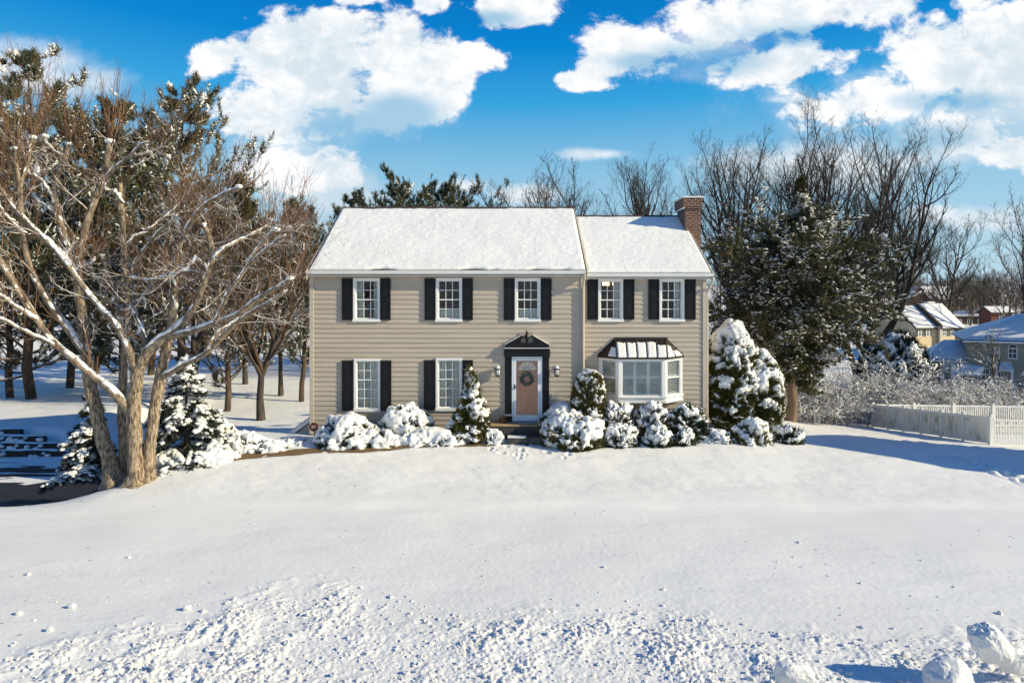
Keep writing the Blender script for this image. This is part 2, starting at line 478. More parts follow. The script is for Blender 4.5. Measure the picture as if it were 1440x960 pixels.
# ------------------------------------------------------------------ terrain
def terrain(x, y):
    x = np.asarray(x, float); y = np.asarray(y, float)
    z = -0.6 * (1 - sstep(-7.0, -0.8, y))
    z = z - 0.065 * np.clip(x - 6.5, 0, 20) * sstep(-7, 1.5, y)
    z = z - 0.12 * np.clip(y, 0, 36) * sstep(7, 16, x)
    tl = np.maximum(sstep(-10.3, -13.4, x) * sstep(-6.3, -1.8, y), sstep(-7.0, -9.8, x) * sstep(0.6, 3.6, y))
    z = z * (1 - tl) + (-2.42) * tl
    # behind the house both sides meet
    bk = sstep(9, 22, y) * (1 - sstep(9, 16, x)) * (1 - tl)
    z = z * (1 - bk) + (-2.42 - 0.05 * np.clip(y - 20, 0, 30) * sstep(-6, 10, x)) * bk
    r = np.hypot(x, y + CAM_D)
    z = z + 0.88 * sstep(8.0, 8.7, y) * sstep(-19.6, -22.2, x) * (1 - sstep(14, 26, y))
    z = z + 4.6 * sstep(94, 150, r)
    z = z + 15 * sstep(160, 480, r) * (0.75 + 0.25 * n2(x, y, 0.008, 2, 3.0))
    return z

BANK_X = [-30, -10, -7.55, -6.3, -4.6, -3.8, -2.1, -0.2, 1.56, 3.05, 4.2, 5.56, 7.9, 30]
BANK_Y = [-13.4, -13.0, -12.56, -12.1, -10.7, -10.3, -11.1, -11.55, -11.2, -11.4, -12.1, -12.5, -12.1, -11.5]
FOOT = []
_rs = np.random.default_rng(5)
for px, py in [(1318, 667), (1335, 670), (1348, 668), (1366, 676), (1370, 678), (1376, 677), (1382, 683), (1392, 681), (1412, 688), (1416, 691), (1424, 690), (1434, 696), (1440, 690), (1402, 686), (1445, 700), (1356, 672)]:
    d = 900 * 5.7 / (py - 415)
    FOOT.append(((px - 720) / 900 * d, d - 22, _rs.uniform(0.10, 0.17)))
for k in range(26):
    px, py = _rs.uniform(690, 800), _rs.uniform(627, 646)
    d = 900 * 4.95 / (py - 415)
    FOOT.append(((px - 720) / 900 * d, d - 22, _rs.uniform(0.05, 0.09)))

def ground_z(x, y, fine=True):
    z = terrain(x, y)
    if not fine:
        return z
    # soft drifts and wind ripple
    z = z + 0.035 * n2(x, y, 0.35, 2, 1.0) + 0.010 * n2(x * 0.5, y * 1.6, 1.6, 2, 4.0)
    lawn = sstep(-6.4, -4.6, y) * (1 - sstep(24, 40, y))
    z = z + lawn * (0.045 * n2(x * 0.7 + 0.4 * y, y * 1.0, 0.9, 3, 9.0) + 0.014 * n2(x * 0.9 + 0.5 * y, y * 1.3, 3.2, 3, 9.0) + 0.006 * n2(x, y, 7.0, 2, 2.0))
    # rough trampled snow by the fence
    rt = np.exp(-((y - 2.4 - 0.25 * (14.5 - x) * 0 - 0.0) / 2.3) ** 2) * sstep(12.5, 14.5, x) * (1 - sstep(19.2, 20.2, x))
    z = z + rt * (0.08 * np.abs(n2(x, y, 2.1, 3, 6.0)) + 0.05 * n2(x, y, 6.0, 2, 8.0))
    # ploughed bank at the near kerb
    b = np.interp(x, BANK_X, BANK_Y)
    e = y + 0.8 * n2(x, y, 0.9, 3, 7.0) + 0.55 * n2(x, y, 4.5, 3, 3.0)
    t = sstep(b + 0.75, b - 0.75, e)
    near = (r_ := np.hypot(x, y + CAM_D)) < 16
    bil = np.abs(n2(x, y, 3.4, 2, 11.0))
    bil2 = np.abs(n2(x, y, 8.5, 2, 12.0))
    bil3 = n2(x, y, 19.0, 2, 13.0)
    patch_ = 0.35 + 1.0 * sstep(-.3, .4, n2(x, y, 1.3, 2, 31.0))
    z = z + near * t * patch_ * (0.02 + 0.040 * (0.42 - bil) + 0.046 * (0.40 - bil2) + 0.052 * (0.4 - np.abs(bil3)) + 0.028 * n2(x, y, 36.0, 2, 14.0))
    # faint grain and old ridges on the ploughed street
    st = (1 - sstep(-6.6, -5.2, y)) * (1 - t)
    z = z + st * near * (0.006 * n2(x, y, 16.0, 3, 5.0) + 0.014 * n2(x, y, 0.8, 2, 25.0) + 0.006 * n2(x * 0.3, y, 2.2, 2, 15.0))
    for fx_, fy_, fr in FOOT:
        d2 = ((x - fx_) ** 2 + (y - fy_) ** 2) / (fr * fr)
        z = z - 0.20 * fr / 0.15 * np.exp(-d2 * 1.2) + 0.05 * fr / .15 * np.exp(-((np.sqrt(d2) - 1.5) / 0.5) ** 2)
    # lip where the lawn meets the ploughed street
    z = z + 0.05 * sstep(-6.1, -5.5, y + 0.10 * n2(x, x * 0, 0.5, 2, 3.0)) * sstep(-9, -5, x) - 0.05 * sstep(-5.5, -4.0, y) * sstep(-9, -5, x)
    # sunken bed of the drive
    dv = sstep(-12.4, -13.4, x) * sstep(-1.9, -0.8, y) * (1 - sstep(6.0, 6.8, y))
    z = z - 0.06 * dv
    # low front of the planting bed
    return z

def build_ground():
    rows = list(np.arange(0.6, 6.6, 0.5))
    d = 6.6
    while d < 620:
        rows.append(d)
        d += 0.021 if d < 12.2 else max(0.021, 0.00021 * d * d)
    rows += [700, 900, 1300, 2000]
    rows = np.array(rows)
    fine = np.linspace(R_(-46), R_(46), 760)
    coarse = np.linspace(R_(46), R_(360 - 46), 74)[1:-1]
    ang = np.concatenate([fine, coarse])
    na, nr = len(ang), len(rows)
    A, D = np.meshgrid(ang, rows)
    # distance measured along the view inside the fan, radial outside
    x = np.where(np.abs(A) <= R_(46.01), D * np.tan(np.clip(A, -0.81, 0.81)), D * np.sin(A) / math.cos(R_(46)))
    y = np.where(np.abs(A) <= R_(46.01), D, D * np.cos(A) / math.cos(R_(46))) - CAM_D
    z = ground_z(x, y)
    V = np.stack([x, y, z], -1).reshape(-1, 3)
    i = np.arange(nr - 1)[:, None] * na; j = np.arange(na)[None]; j2 = (j + 1) % na
    Q = np.stack([i + j, i + na + j, i + na + j2, i + j2], -1).reshape(-1, 4)
    g = Geo().add(V, Q[:, ::-1])
    c = len(V)
    g.add([(0, -CAM_D, float(terrain(0, -CAM_D)))])
    g.T.append(np.array([(c, (k + 1) % na, k) for k in range(na)]))
    o = g.build('ground', M['snow'], None, True)
    tag(o, 'snow covered lawn, street and yards', None, None, 'structure')
build_ground()

def gz(x, y):
    return float(ground_z(np.array([x]), np.array([y]))[0])

def sheet(name, mtl, xs, ys, lift, keep, kind, label=None):
    """thin covering laid over the terrain, with an irregular outline"""
    X, Y = np.meshgrid(xs, ys)
    Z = ground_z(X, Y) + lift
    kp = keep(X, Y)
    nx, ny = len(xs), len(ys)
    V = np.stack([X, Y, Z], -1).reshape(-1, 3)
    i = np.arange(ny - 1)[:, None] * nx; j = np.arange(nx - 1)[None]
    Q = np.stack([i + j, i + j + 1, i + nx + j + 1, i + nx + j], -1).reshape(-1, 4)
    k = kp.reshape(-1)
    Q = Q[(k[Q].sum(1) >= 3)]
    o = Geo().add(V, Q).build(name, mtl, None, True)
    return tag(o, label, None, None, kind)

def drive_keep(X, Y):
    # ploughed asphalt in front, streaky snow left toward the wall
    edge = 1.5 + 3.5 * sstep(-20.5, -15.2, X) + 0.25 * n2(X, Y, 0.9, 3, 2.0)
    near = -1.0 + 0.35 * n2(X, Y, 0.8, 3, 5.0)
    a = (Y > near) & (Y < edge)
    streak = (n2(X * 0.35, Y * 2.6, 1.0, 3, 8.0) > 0.06) & (Y >= edge) & (Y < 6.0)
    return (a | streak) & (X < -12.9 + 0.3 * n2(X, Y, 0.9, 2, 1.0))
sheet('driveway', M['asphalt'], np.linspace(-34, -12.4, 260), np.linspace(-1.6, 6.2, 170), 0.012, drive_keep, 'structure', 'ploughed wet asphalt driveway')

# strip of bare brown grass along the front of the planting bed
def bed_line(x):
    return np.interp(x, [-11.2, -10.3, -8.2, -6.2, -4.0, -1.6, -0.4], [-3.45, -3.1, -2.55, -2.05, -1.75, -1.48, -1.36])
def bed_keep(X, Y):
    c = bed_line(X) + 0.10 * n2(X, Y, 1.3, 2, 3.0)
    w = 0.13 + 0.24 * sstep(-2.0, -5.0, X) * (0.75 + 0.6 * n2(X, Y * 0, 0.9, 2, 5.0)) + 0.05 * n2(X, Y, 5.0, 2, 1.0)
    ok = n2(X, Y, 2.4, 3, 21.0) > -0.34
    return (np.abs(Y - c) < w) & ok & (X > -11) & (X < -0.5)
sheet('grass', M['mulch'], np.linspace(-11.2, -0.3, 420), np.linspace(-3.8, -1.1, 120), 0.022, bed_keep, 'stuff', 'strip of bare brown grass along the planting bed')

# ------------------------------------------------------------------ the house
def brick_mat():
    m, N = newmat('red_brown_brick')
    tc = N.n('ShaderNodeTexCoord')
    sp = N.n('ShaderNodeSeparateXYZ', {0: (tc, 'Object')})
    cb = N.n('ShaderNodeCombineXYZ', {0: N.m('ADD', (sp, 0), (sp, 1)), 1: (sp, 2), 2: 0.0})
    br = N.n('ShaderNodeTexBrick', {'Vector': cb, 'Scale': 1.0, 'Color1': (0.17, 0.070, 0.042, 1), 'Color2': (0.065, 0.031, 0.024, 1), 'Mortar': (0.30, 0.24, 0.19, 1),
                                    'Mortar Size': 0.010, 'Brick Width': 0.235, 'Row Height': 0.092, 'Bias': 0.0})
    nb = N.n('ShaderNodeBump', {'Height': (br, 'Fac'), 'Strength': 0.5, 'Distance': 0.01}, invert=True)
    principled(N, (br, 'Color'), 0.9, nb)
    return m
M['brick'] = brick_mat()

house = thing('house', 'two storey beige clapboard house with black shutters and a snow covered roof', 'house', (0, 0, 0))

COURSE, LAP, SID0 = 0.166, 0.023, 0.02

def siding(g, x0, x1, z0, z1, y, opens=()):
    bps = {z0, z1}
    k = math.ceil((z0 - SID0) / COURSE - 1e-6)
    while SID0 + k * COURSE < z1:
        if SID0 + k * COURSE > z0:
            bps.add(SID0 + k * COURSE)
        k += 1
    for o in opens:
        for zz in (o[2], o[3]):
            if z0 < zz < z1:
                bps.add(zz)
    bps = sorted(bps)
    for a, b in zip(bps[:-1], bps[1:]):
        if b - a < 1e-5:
            continue
        mid = (a + b) / 2
        zc = SID0 + math.floor((mid - SID0) / COURSE) * COURSE
        ya = y - LAP * (1 - (a - zc) / COURSE) - 0.002
        yb = y - LAP * (1 - (b - zc) / COURSE) - 0.002
        xs = [(x0, x1)]
        for o in opens:
            if o[2] < mid < o[3]:
                nx = []
                for s, e in xs:
                    if o[0] > s: nx.append((s, min(e, o[0])))
                    if o[1] < e: nx.append((max(s, o[1]), e))
                xs = [(s, e) for s, e in nx if e - s > 1e-4]
        for s, e in xs:
            g.quad((s, ya, a), (e, ya, a), (e, yb, b), (s, yb, b))
            if abs(a - zc) < 1e-5:
                g.quad((s, y, a), (e, y, a), (e, ya, a), (s, ya, a))

YW = 0.35                 # the wing stands a little behind the main front
X0, X1, X2 = fx(437), fx(821), fx(992, YW)
UP = [(497, 535), (613, 650), (724, 760)]
UPW = [(841, 876), (927, 962)]
LO = [(498, 535, 504, 577), (613, 650, 503, 576)]
wins = [(fx(a), fx(b), fz(451), fz(391), 0.0, 2, 2, 'side') for a, b in UP]
wins += [(fx(a), fx(b), fz(d), fz(c), 0.0, 2, 3, 'sheer') for a, b, c, d in LO]
winsw = [(fx(a, YW), fx(b, YW), fz(451, YW), fz(392, YW), YW, 2, 2, 'right') for a, b in UPW]
DOOR = (fx(719.8), fx(762.3), 0.46, fz(501))
EAVE, RIDGE, RY, BY = 5.64, 8.38, 4.2, 8.4
EAVEW, RIDGEW, RYW, BYW = 5.56, 8.03, 4.12, 7.9

ops = [(w[0] + .04, w[1] - .04, w[2] + .04, w[3] - .04) for w in wins] + [(DOOR[0] + .03, DOOR[1] - .03, DOOR[2], DOOR[3] - .03)]
g = Geo(); siding(g, X0, X1, 0.12, EAVE - 0.10, 0.0, ops)
g.build('front_wall', M['siding'], house)
BAY = [(fx(843, YW), YW), (fx(870, YW - .6), YW - .6), (fx(935, YW - .6), YW - .6), (fx(958.4, YW), YW)]
BZ0, BZ1 = fz(565, YW - .6), fz(503, YW - .6)
opw = [(w[0] + .04, w[1] - .04, w[2] + .04, w[3] - .04) for w in winsw] + [(BAY[0][0] + .06, BAY[3][0] - .06, BZ0 + .06, BZ1 - .02)]
g = Geo(); siding(g, X1, X2, 0.12, EAVEW - 0.10, YW, opw)
g.build('wing_wall', M['siding'], house)
# side and back walls, gables
g = Geo()
def gable(g, x, y0, y1, zb, ze, ry, rz):
    g.add([(x, y0, zb), (x, y1, zb), (x, y1, ze), (x, ry, rz), (x, y0, ze)], None, [(0, 1, 2), (0, 2, 3), (0, 3, 4)])
gable(g, X0, 0, BY, -2.5, EAVE - .02, RY, RIDGE - .14)
gable(g, X1 - 0.003, 0, BY, -1, EAVE - .02, RY, RIDGE - .14)
gable(g, X2, YW, BYW, -1, EAVEW - .02, RYW, RIDGEW - .14)
g.quad((X0, BY, -2.6), (X1, BY, -2.6), (X1, BY, EAVE), (X0, BY, EAVE))
g.quad((X1, BYW, -2.6), (X2, BYW, -2.6), (X2, BYW, EAVEW), (X1, BYW, EAVEW))
g.build('side_wall', M['siding'], house)
g = Geo()
g.box(X0 + .01, X1, 0.03, 0.2, -2.6, 0.12).box(X1, X2 - .01, YW + .03, YW + .2, -1.5, 0.12).box(X0 + .012, X0 + .2, 0.2, BY - .05, -2.6, .1)
g.build('foundation', M['foundation'], house)
g = Geo()   # floors and an inner partition keep the rooms dark
g.box(X0 + .05, X2 - .05, 0.4, 7.8, 2.72, 2.86).box(X0 + .05, X2 - .05, 0.4, 7.8, -0.05, 0.08).box(X0 + .05, X2 - .05, 3.4, 3.5, 0, 5.6).box(X0 + .05, X2 - .05, 0.4, 7.8, 5.44, 5.52)
for xx in (-2.9, 0.0, 2.2, 4.6):
    g.box(xx, xx + .1, 0.42, 3.4, 0.08, 5.44)
g.build('interior', M['interior'], house)
def cboard(x0, x1, y0, y1, z0, z1):
    Geo().box(x0, x1, y0, y1, z0, z1).build('corner_board', M['trim_tan'], house)
cboard(X0 - .03, X0 + .10, -.045, .10, 0.05, EAVE - .12)
cboard(X1 - .10, X1 + .03, -.045, .09, 0.05, EAVE - .12)
cboard(X2 - .10, X2 + .03, YW - .045, YW + .10, 0.05, EAVEW - .12)

# roofs: shingled slabs, snow lying on the front slope, ridge bare
def roof(x0, x1, ye, ze, ry, rz, yb, seed, th=0.16):
    Geo().prism([(ye, ze - .02), (ry, rz), (yb, ze - .02), (yb, ze - th - .02), (ry, rz - th), (ye, ze - th - .02)], x0, x1, 'x')
    g = Geo()
    for a, b in (((ye, ze), (ry, rz)), ((ry, rz), (yb, ze))):
        V = []
        for x in (x0, x1):
            for (yy, zz) in (a, b):
                V += [(x, yy, zz), (x, yy, zz - th)]
        g.add(V, [(0, 2, 6, 4), (1, 5, 7, 3), (0, 1, 3, 2), (4, 6, 7, 5), (0, 4, 5, 1)])
    r = g.build('roof', M['shingle'], house)
    # snow: a lumpy slab with an uneven upper and lower edge
    nx, ns = int((x1 - x0) * 26), 120
    s = np.linspace(0, 1, ns); xs = np.linspace(x0 + .035, x1 - .035, nx)
    S, X = np.meshgrid(s, xs, indexing='ij')
    L = math.hypot(ry - ye, rz - ze)
    top = 0.962 + 0.012 * n2(X, X * 0, 3.0, 3, seed)
    low = 0.004 + 0.012 * np.maximum(0, n2(X, X * 0, 0.9, 3, seed + 4) - .05) * 3
    SS = low + (top - low) * S
    Y = ye + (ry - ye) * SS; Z = ze + (rz - ze) * SS
    ed = np.minimum(np.minimum(S, 1 - S) * L / 0.10, np.minimum(X - xs[0], xs[-1] - X) / 0.08)
    h = 0.012 + 0.075 * np.sqrt(np.clip(ed, 0, 1)) + 0.012 * n2(X, SS * L, 5.5, 3, seed + 2) * np.clip(ed, 0, 1) + 0.02 * n2(X, SS * L, .8, 2, seed + 5) * np.clip(ed, 0, 1)
    nv = np.array([-(rz - ze), (ry - ye)]) / L
    V = np.stack([X, Y + nv[0] * h, Z + nv[1] * h], -1).reshape(-1, 3)
    i = np.arange(ns - 1)[:, None] * nx; j = np.arange(nx - 1)[None]
    Q = np.stack([i + j, i + j + 1, i + nx + j + 1, i + nx + j], -1).reshape(-1, 4)
    gg = Geo().add(V, Q)
    # skirt down to the shingles
    per = list(range(nx)) + [k * nx + nx - 1 for k in range(1, ns)] + [(ns - 1) * nx + k for k in range(nx - 2, -1, -1)] + [k * nx for k in range(ns - 2, 0, -1)]
    base = gg.n
    P = V[per].copy(); P[:, 1] -= nv[0] * h.reshape(-1)[per]; P[:, 2] -= nv[1] * h.reshape(-1)[per] - 0.002
    gg.add(P)
    n = len(per)
    gg.Q.append(np.array([(per[k], base + k, base + (k + 1) % n, per[(k + 1) % n]) for k in range(n)]))
    gg.build('snow_cover', M['snow_roof'], r, True)
    return r
roof(X0 - .02, X1 + .06, -0.26, EAVE, RY, RIDGE, BY + .3, 1.0)
roof(X1 + .065, X2 + .16, YW - 0.25, EAVEW, RYW, RIDGEW, BYW + .3, 5.0)
# ridge caps, rake boards, soffits, gutters
g = Geo()
g.prism([(RY - .16, RIDGE - .085), (RY, RIDGE + .035), (RY + .16, RIDGE - .085)], X0 + .02, X1 + .04, 'x')
g.prism([(RYW - .16, RIDGEW - .085), (RYW, RIDGEW + .03), (RYW + .16, RIDGEW - .085)], X1 + .06, X2 + .13, 'x')
g.build('ridge_cap', M['shingle'], house)
def rake(x0, x1, ye, ze, ry, rz):
    dz = 0.17
    Geo().prism([(ye, ze - .165 - dz), (ye, ze - .005), (ry, rz - .005), (ry, rz - dz - .165)], x0, x1, 'x').build('rake_board', M['trim_tan'], house)
rake(X0 - .05, X0 - .022, -0.34, EAVE, RY, RIDGE)
rake(X1 + .062, X1 + .085, -0.34, EAVE + .0, RY, RIDGE)
rake(X2 + .162, X2 + .19, YW - .32, EAVEW, RYW, RIDGEW)
for (x0, x1, y, z) in ((X0 - .05, X1 + .03, -0.26, EAVE), (X1 + .09, X2 + .2, YW - .25, EAVEW)):
    g = Geo()
    g.prism([(y - .115, z - .005), (y - .095, z - .10), (y - .06, z - .135), (y, z - .135), (y, z - .01)], x0, x1, 'x')
    gt = g.build('gutter', M['white'], house)
    Geo().box(x0, x1, y + .001, y + .24, z - .20, z - .175).box(x0, x1, y + .002, y + .03, z - .175, z - .12).build('soffit', M['gutter'], house)
def pipe(pts, r, m, name='downspout', par=house, sides=6):
    P = np.array(pts, float)[None]
    return Geo().tubes(P, np.full(P.shape[:2], r), sides).build(name, m, par, True)
pipe([(X1 - .02, -.40, EAVE - .13), (X1 - .02, -.38, EAVE - .25), (X1 - .03, -.12, EAVE - .48), (X1 - .03, -.09, EAVE - .6), (X1 - .03, -.09, 2.8), (X1 - .03, -.09, 0.25)], .042, M['trim_tan'])
pipe([(X2 + .15, YW - .36, EAVEW - .13), (X2 + .15, YW - .34, EAVEW - .25), (X2 + .09, YW - .05, EAVEW - .55), (X2 + .07, YW + .03, EAVEW - .7), (X2 + .07, YW + .03, 2.8), (X2 + .07, YW + .03, .2)], .042, M['trim_tan'])

# chimney
cx0, cx1, cy0, cy1, ctop = 6.70, 7.30, 2.75, 3.95, 8.56
ch = Geo().box(cx0, cx1, cy0, cy1, -1.6, ctop - .42).build('chimney', M['brick'], house)
Geo().box(cx0 - .05, cx1 + .05, cy0 - .05, cy1 + .05, ctop - .42, ctop - .34).box(cx0 - .09, cx1 + .05, cy0 - .07, cy1 + .09, ctop - .34, ctop).build('chimney_cap', M['brick'], ch)
g = Geo()
g.box(cx0 - .12, cx1 + .10, cy0 - .10, cy1 + .10, ctop + .001, ctop + .05)
g.box(cx0 + .1, cx1 - .15, cy0 + .2, cy1 - .2, ctop + .05, ctop + .09)
g.box(cx0 - .10, cx0 - .052, cy0 - .08, cy1 + .05, ctop - .419, ctop - .37)
g.build('snow_cap', M['snow_rough'], ch)
pipe([(cx1 + .02, 2.7, 6.1), (cx1 + .10, 2.7, 6.45), (cx1 + .22, 2.7, 6.75)], .025, M['brass'], 'vent_pipe')

# windows: casing, two sashes with bars, panes, curtains behind
def wavy(g, x0, x1, z0, z1, y, amp=.025, n=40, freq=70, flare=0.0):
    xs = np.linspace(x0, x1, n)
    V = []
    for z, k in ((z0, 1.0), ((z0 + z1) / 2, .9), (z1, .6)):
        V += [(x, y + amp * k * math.sin(x * freq + 1.3 * math.sin(x * 11)), z) for x in xs]
    Q = [(r * n + i, r * n + i + 1, (r + 1) * n + i + 1, (r + 1) * n + i) for r in range(2) for i in range(n - 1)]
    g.add(V, Q)

def window(x0, x1, z0, z1, y, ru, rl, style):
    c = .075
    g = Geo()
    g.box(x0, x0 + c, y - .05, y + .13, z0, z1).box(x1 - c, x1, y - .05, y + .13, z0, z1)
    g.box(x0 + c, x1 - c, y - .05, y + .13, z1 - c, z1).box(x0 - .02, x1 + .02, y - .075, y + .13, z0 - .03, z0 + c * .85)
    wf = g.build('window', M['white'], house)
    xa, xb, za, zb = x0 + c, x1 - c, z0 + c * .85, z1 - c
    frac = rl / (ru + rl)
    zm = za + (zb - za) * frac
    f, b = .036, .011
    g = Geo()
    for (lo, hi, yy, n) in ((zm - .02, zb, y + .02, ru), (za, zm + .02, y + .055, rl)):
        yy0, yy1 = yy, yy + .03
        g.box(xa, xa + f, yy0, yy1, lo, hi).box(xb - f, xb, yy0, yy1, lo, hi)
        g.box(xa + f, xb - f, yy0, yy1, lo, lo + f).box(xa + f, xb - f, yy0, yy1, hi - f, hi)
        for k in (1, 2):
            xm = xa + f + (xb - xa - 2 * f) * k / 3
            g.box(xm - b, xm + b, yy0 + .004, yy1 - .004, lo + f, hi - f)
        for k in range(1, n):
            zz = lo + f + (hi - lo - 2 * f) * k / n
            g.box(xa + f, xb - f, yy0 + .006, yy1 - .006, zz - b, zz + b)
    g.build('sash', M['white'], wf)
    g = Geo()
    g.quad((xa + f, y + .035, zm), (xb - f, y + .035, zm), (xb - f, y + .035, zb - f), (xa + f, y + .035, zb - f))
    g.quad((xa + f, y + .07, za + f), (xb - f, y + .07, za + f), (xb - f, y + .07, zm), (xa + f, y + .07, zm))
    g.build('pane', M['glass'], wf)
    g = Geo(); w = xb - xa
    yc = y + .2
    if style == 'sheer':
        wavy(g, xa - .05, xa + w * .36, za - .1, zb + .08, yc - .02)
        wavy(g, xb - w * .36, xb + .05, za - .1, zb + .08, yc - .02)
        g.build('curtain', M['curtain'], wf)
        g = Geo(); wavy(g, xa, xb, za - .1, zb + .08, yc + .08, .012)
        g.build('sheer_curtain', M['sheer'], wf)
    elif style == 'side':
        wavy(g, xa - .05, xa + w * .30, za - .1, zb + .08, yc)
        wavy(g, xb - w * .27, xb + .05, za - .1, zb + .08, yc)
        g.build('curtain', M['curtain'], wf)
    elif style == 'low':
        wavy(g, xa, xb, za - .1, za + (zb - za) * .24, yc, .01)
        g.build('curtain', M['curtain'], wf)
    else:
        wavy(g, xb - w * .34, xb + .05, za - .1, zb + .08, yc)
        g.build('curtain', M['curtain'], wf)
    return wf
styles = {1: 'low', 2: 'low'}
for i, w in enumerate(wins):
    window(*w[:7], styles.get(i, w[7]))
for w in winsw:
    window(*w)

def shutter(x0, x1, z0, z1, y):
    g = Geo(); s = .055
    t0, t1 = y - .075, y - .028
    zm = (z0 + z1) / 2
    g.box(x0, x0 + s, t0, t1, z0, z1).box(x1 - s, x1, t0, t1, z0, z1)
    for a, b in ((z0, z0 + .08), (zm - .04, zm + .04), (z1 - .08, z1)):
        g.box(x0 + s, x1 - s, t0, t1, a, b)
    for a, b in ((z0 + .08, zm - .04), (zm + .04, z1 - .08)):
        g.box(x0 + s, x1 - s, t0 + .03, t1, a, b)
        g.box(x0 + s + .03, x1 - s - .03, t0 + .012, t0 + .031, a + .03, b - .03)
    g.build('shutter', M['black'], house)
for a, b in ((481, 497), (534.5, 550), (597, 613), (650, 665.5), (708, 724), (760, 776)):
    shutter(fx(a) + .01, fx(b) - .01, fz(450), fz(391.3), 0)
for a, b in ((825, 841), (876, 892), (911, 927), (962, 978)):
    shutter(fx(a, YW) + .01, fx(b, YW) - .01, fz(449.3, YW), fz(392.5, YW), YW)
for a, b, c, d in ((481, 498, 506.5, 577), (535, 551, 506.5, 577), (596, 613, 506, 576), (650, 665.5, 506, 576)):
    shutter(fx(a) + .01, fx(b) - .01, fz(d), fz(c), 0)

# front door: black surround with a broken pediment, storm door, wooden door
dx0, dx1, dz0, dz1 = DOOR
g = Geo()
pl, pr = fx(710), fx(772)
for a, b in ((pl, dx0), (dx1, pr)):
    g.box(a, b, -.062, .05, fz(581), dz1 + .0)
    g.box(a - .015, b + .015, -.085, .05, 0.42, fz(584))
    for k in range(3):
        xx = a + (b - a) * (k + .5) / 3
        g.box(xx - .02, xx + .02, -.072, -.062, fz(577), dz1 - .05)
g.box(pl - .03, pr + .03, -.13, .05, dz1, fz(491))
g.box(pl - .01, pr + .01, -.145, .05, dz1 + .001, dz1 + .035)
g.box(fx(709.5), fx(772.5), -.20, .05, fz(491), fz(489.2))
ped_l = [(174, 168), (172, 137), (300, 66), (322, 70), (296, 96), (300, 118), (316, 128), (345, 128), (345, 168)]
ped_r = [(690 - a + 2, b) for a, b in ped_l][::-1]
for pl_ in (ped_l, ped_r):
    pts = [(fx(680 + a / 5.65), fz(460 + b / 5.65)) for a, b in pl_]
    # split into convex strips so the notch stays open
    n = len(pts)
    V = [(p[0], -.16, p[1]) for p in pts] + [(p[0], .04, p[1]) for p in pts]
    from mathutils.geometry import tessellate_polygon
    tri = tessellate_polygon([[Vector((p[0], p[1], 0)) for p in pts]])
    T = [tuple(t) for t in tri] + [tuple(n + k for k in reversed(t)) for t in tri]
    g.add(V, [(i, (i + 1) % n, n + (i + 1) % n, n + i) for i in range(n)], T)
g.lathe([(0.0, 0), (.045, 0), (.05, .05), (.03, .08), (.03, .1), (.075, .15), (.085, .22), (.06, .3), (.03, .34), (.035, .38), (.0, .47)], (fx(741), -.10, fz(482)), 10)
surround = g.build('door_surround', M['black'], house)
g = Geo()
for s in (-1, 1):   # thin snow line on the raking cornices
    a = (fx(741) + s * fx(720 + 31), fz(484.4)); b = (fx(741) + s * fx(720 + 8.5), fz(471.6))
    g.prism([(a[0], a[1] + .004), (b[0], b[1] + .004), (b[0], b[1] + .028), (a[0], a[1] + .022)], -.165, .0)
g.box(fx(709.4), fx(772.6), -.202, -.0, fz(489.2) + .001, fz(489.2) + .018)
for a, b in ((pl, dx0), (dx1, pr)):
    g.box(a - .015, b + .015, -.088, -.062, fz(584) + .001, fz(582.6))
g.build('snow_trim', M['snow_shrub'], surround)
# storm door
g = Geo()
fw = .055
g.box(dx0, dx0 + fw, -.058, .06, dz0, dz1).box(dx1 - fw, dx1, -.058, .06, dz0, dz1).box(dx0 + fw, dx1 - fw, -.058, .06, dz1 - fw, dz1)
st = g.build('door_frame', M['storm'], house)
g = Geo()
a0, a1, b0, b1 = dx0 + fw + .006, dx1 - fw - .006, dz0 + .02, dz1 - fw - .008
sx = fx(725.9) - a0
zk = fz(583)
g.box(a0, a0 + sx, -.055, -.015, b0, b1).box(a1 - sx, a1, -.055, -.015, b0, b1).box(a0 + sx, a1 - sx, -.055, -.015, fz(507), b1).box(a0 + sx, a1 - sx, -.055, -.015, b0, zk)
g.box(a0 + .03, a1 - .03, -.062, -.055, b0 + .03, b0 + .035)
sdoor = g.build('storm_door', M['storm'], house)
Geo().quad((a0 + sx, -.05, zk), (a1 - sx, -.05, zk), (a1 - sx, -.05, fz(507)), (a0 + sx, -.05, fz(507))).build('pane', M['glass_clear'], sdoor)
g = Geo(); g.box(a0 + .025, a0 + .06, -.075, -.055, fz(547), fz(540)).box(a0 + .03, a0 + .10, -.10, -.08, fz(544.5), fz(543))
g.box(a0 + .03, a0 + .05, -.10, -.055, fz(544.5), fz(543))
g.build('handle', M['brass'], sdoor)
# wooden door: stiles, raised panels, fanlight
g = Geo()
e0, e1, ez0, ez1 = dx0 + .06, dx1 - .06, dz0 + .03, dz1 - .06
fcx, fzb, frx, frz = (e0 + e1) / 2, fz(520), .30, .27
nseg = 24
arc = [(fcx + frx * math.cos(t), fzb + frz * math.sin(t)) for t in np.linspace(0, math.pi, nseg)]
g.box(e0, e1, .0, .04, ez0, fzb)
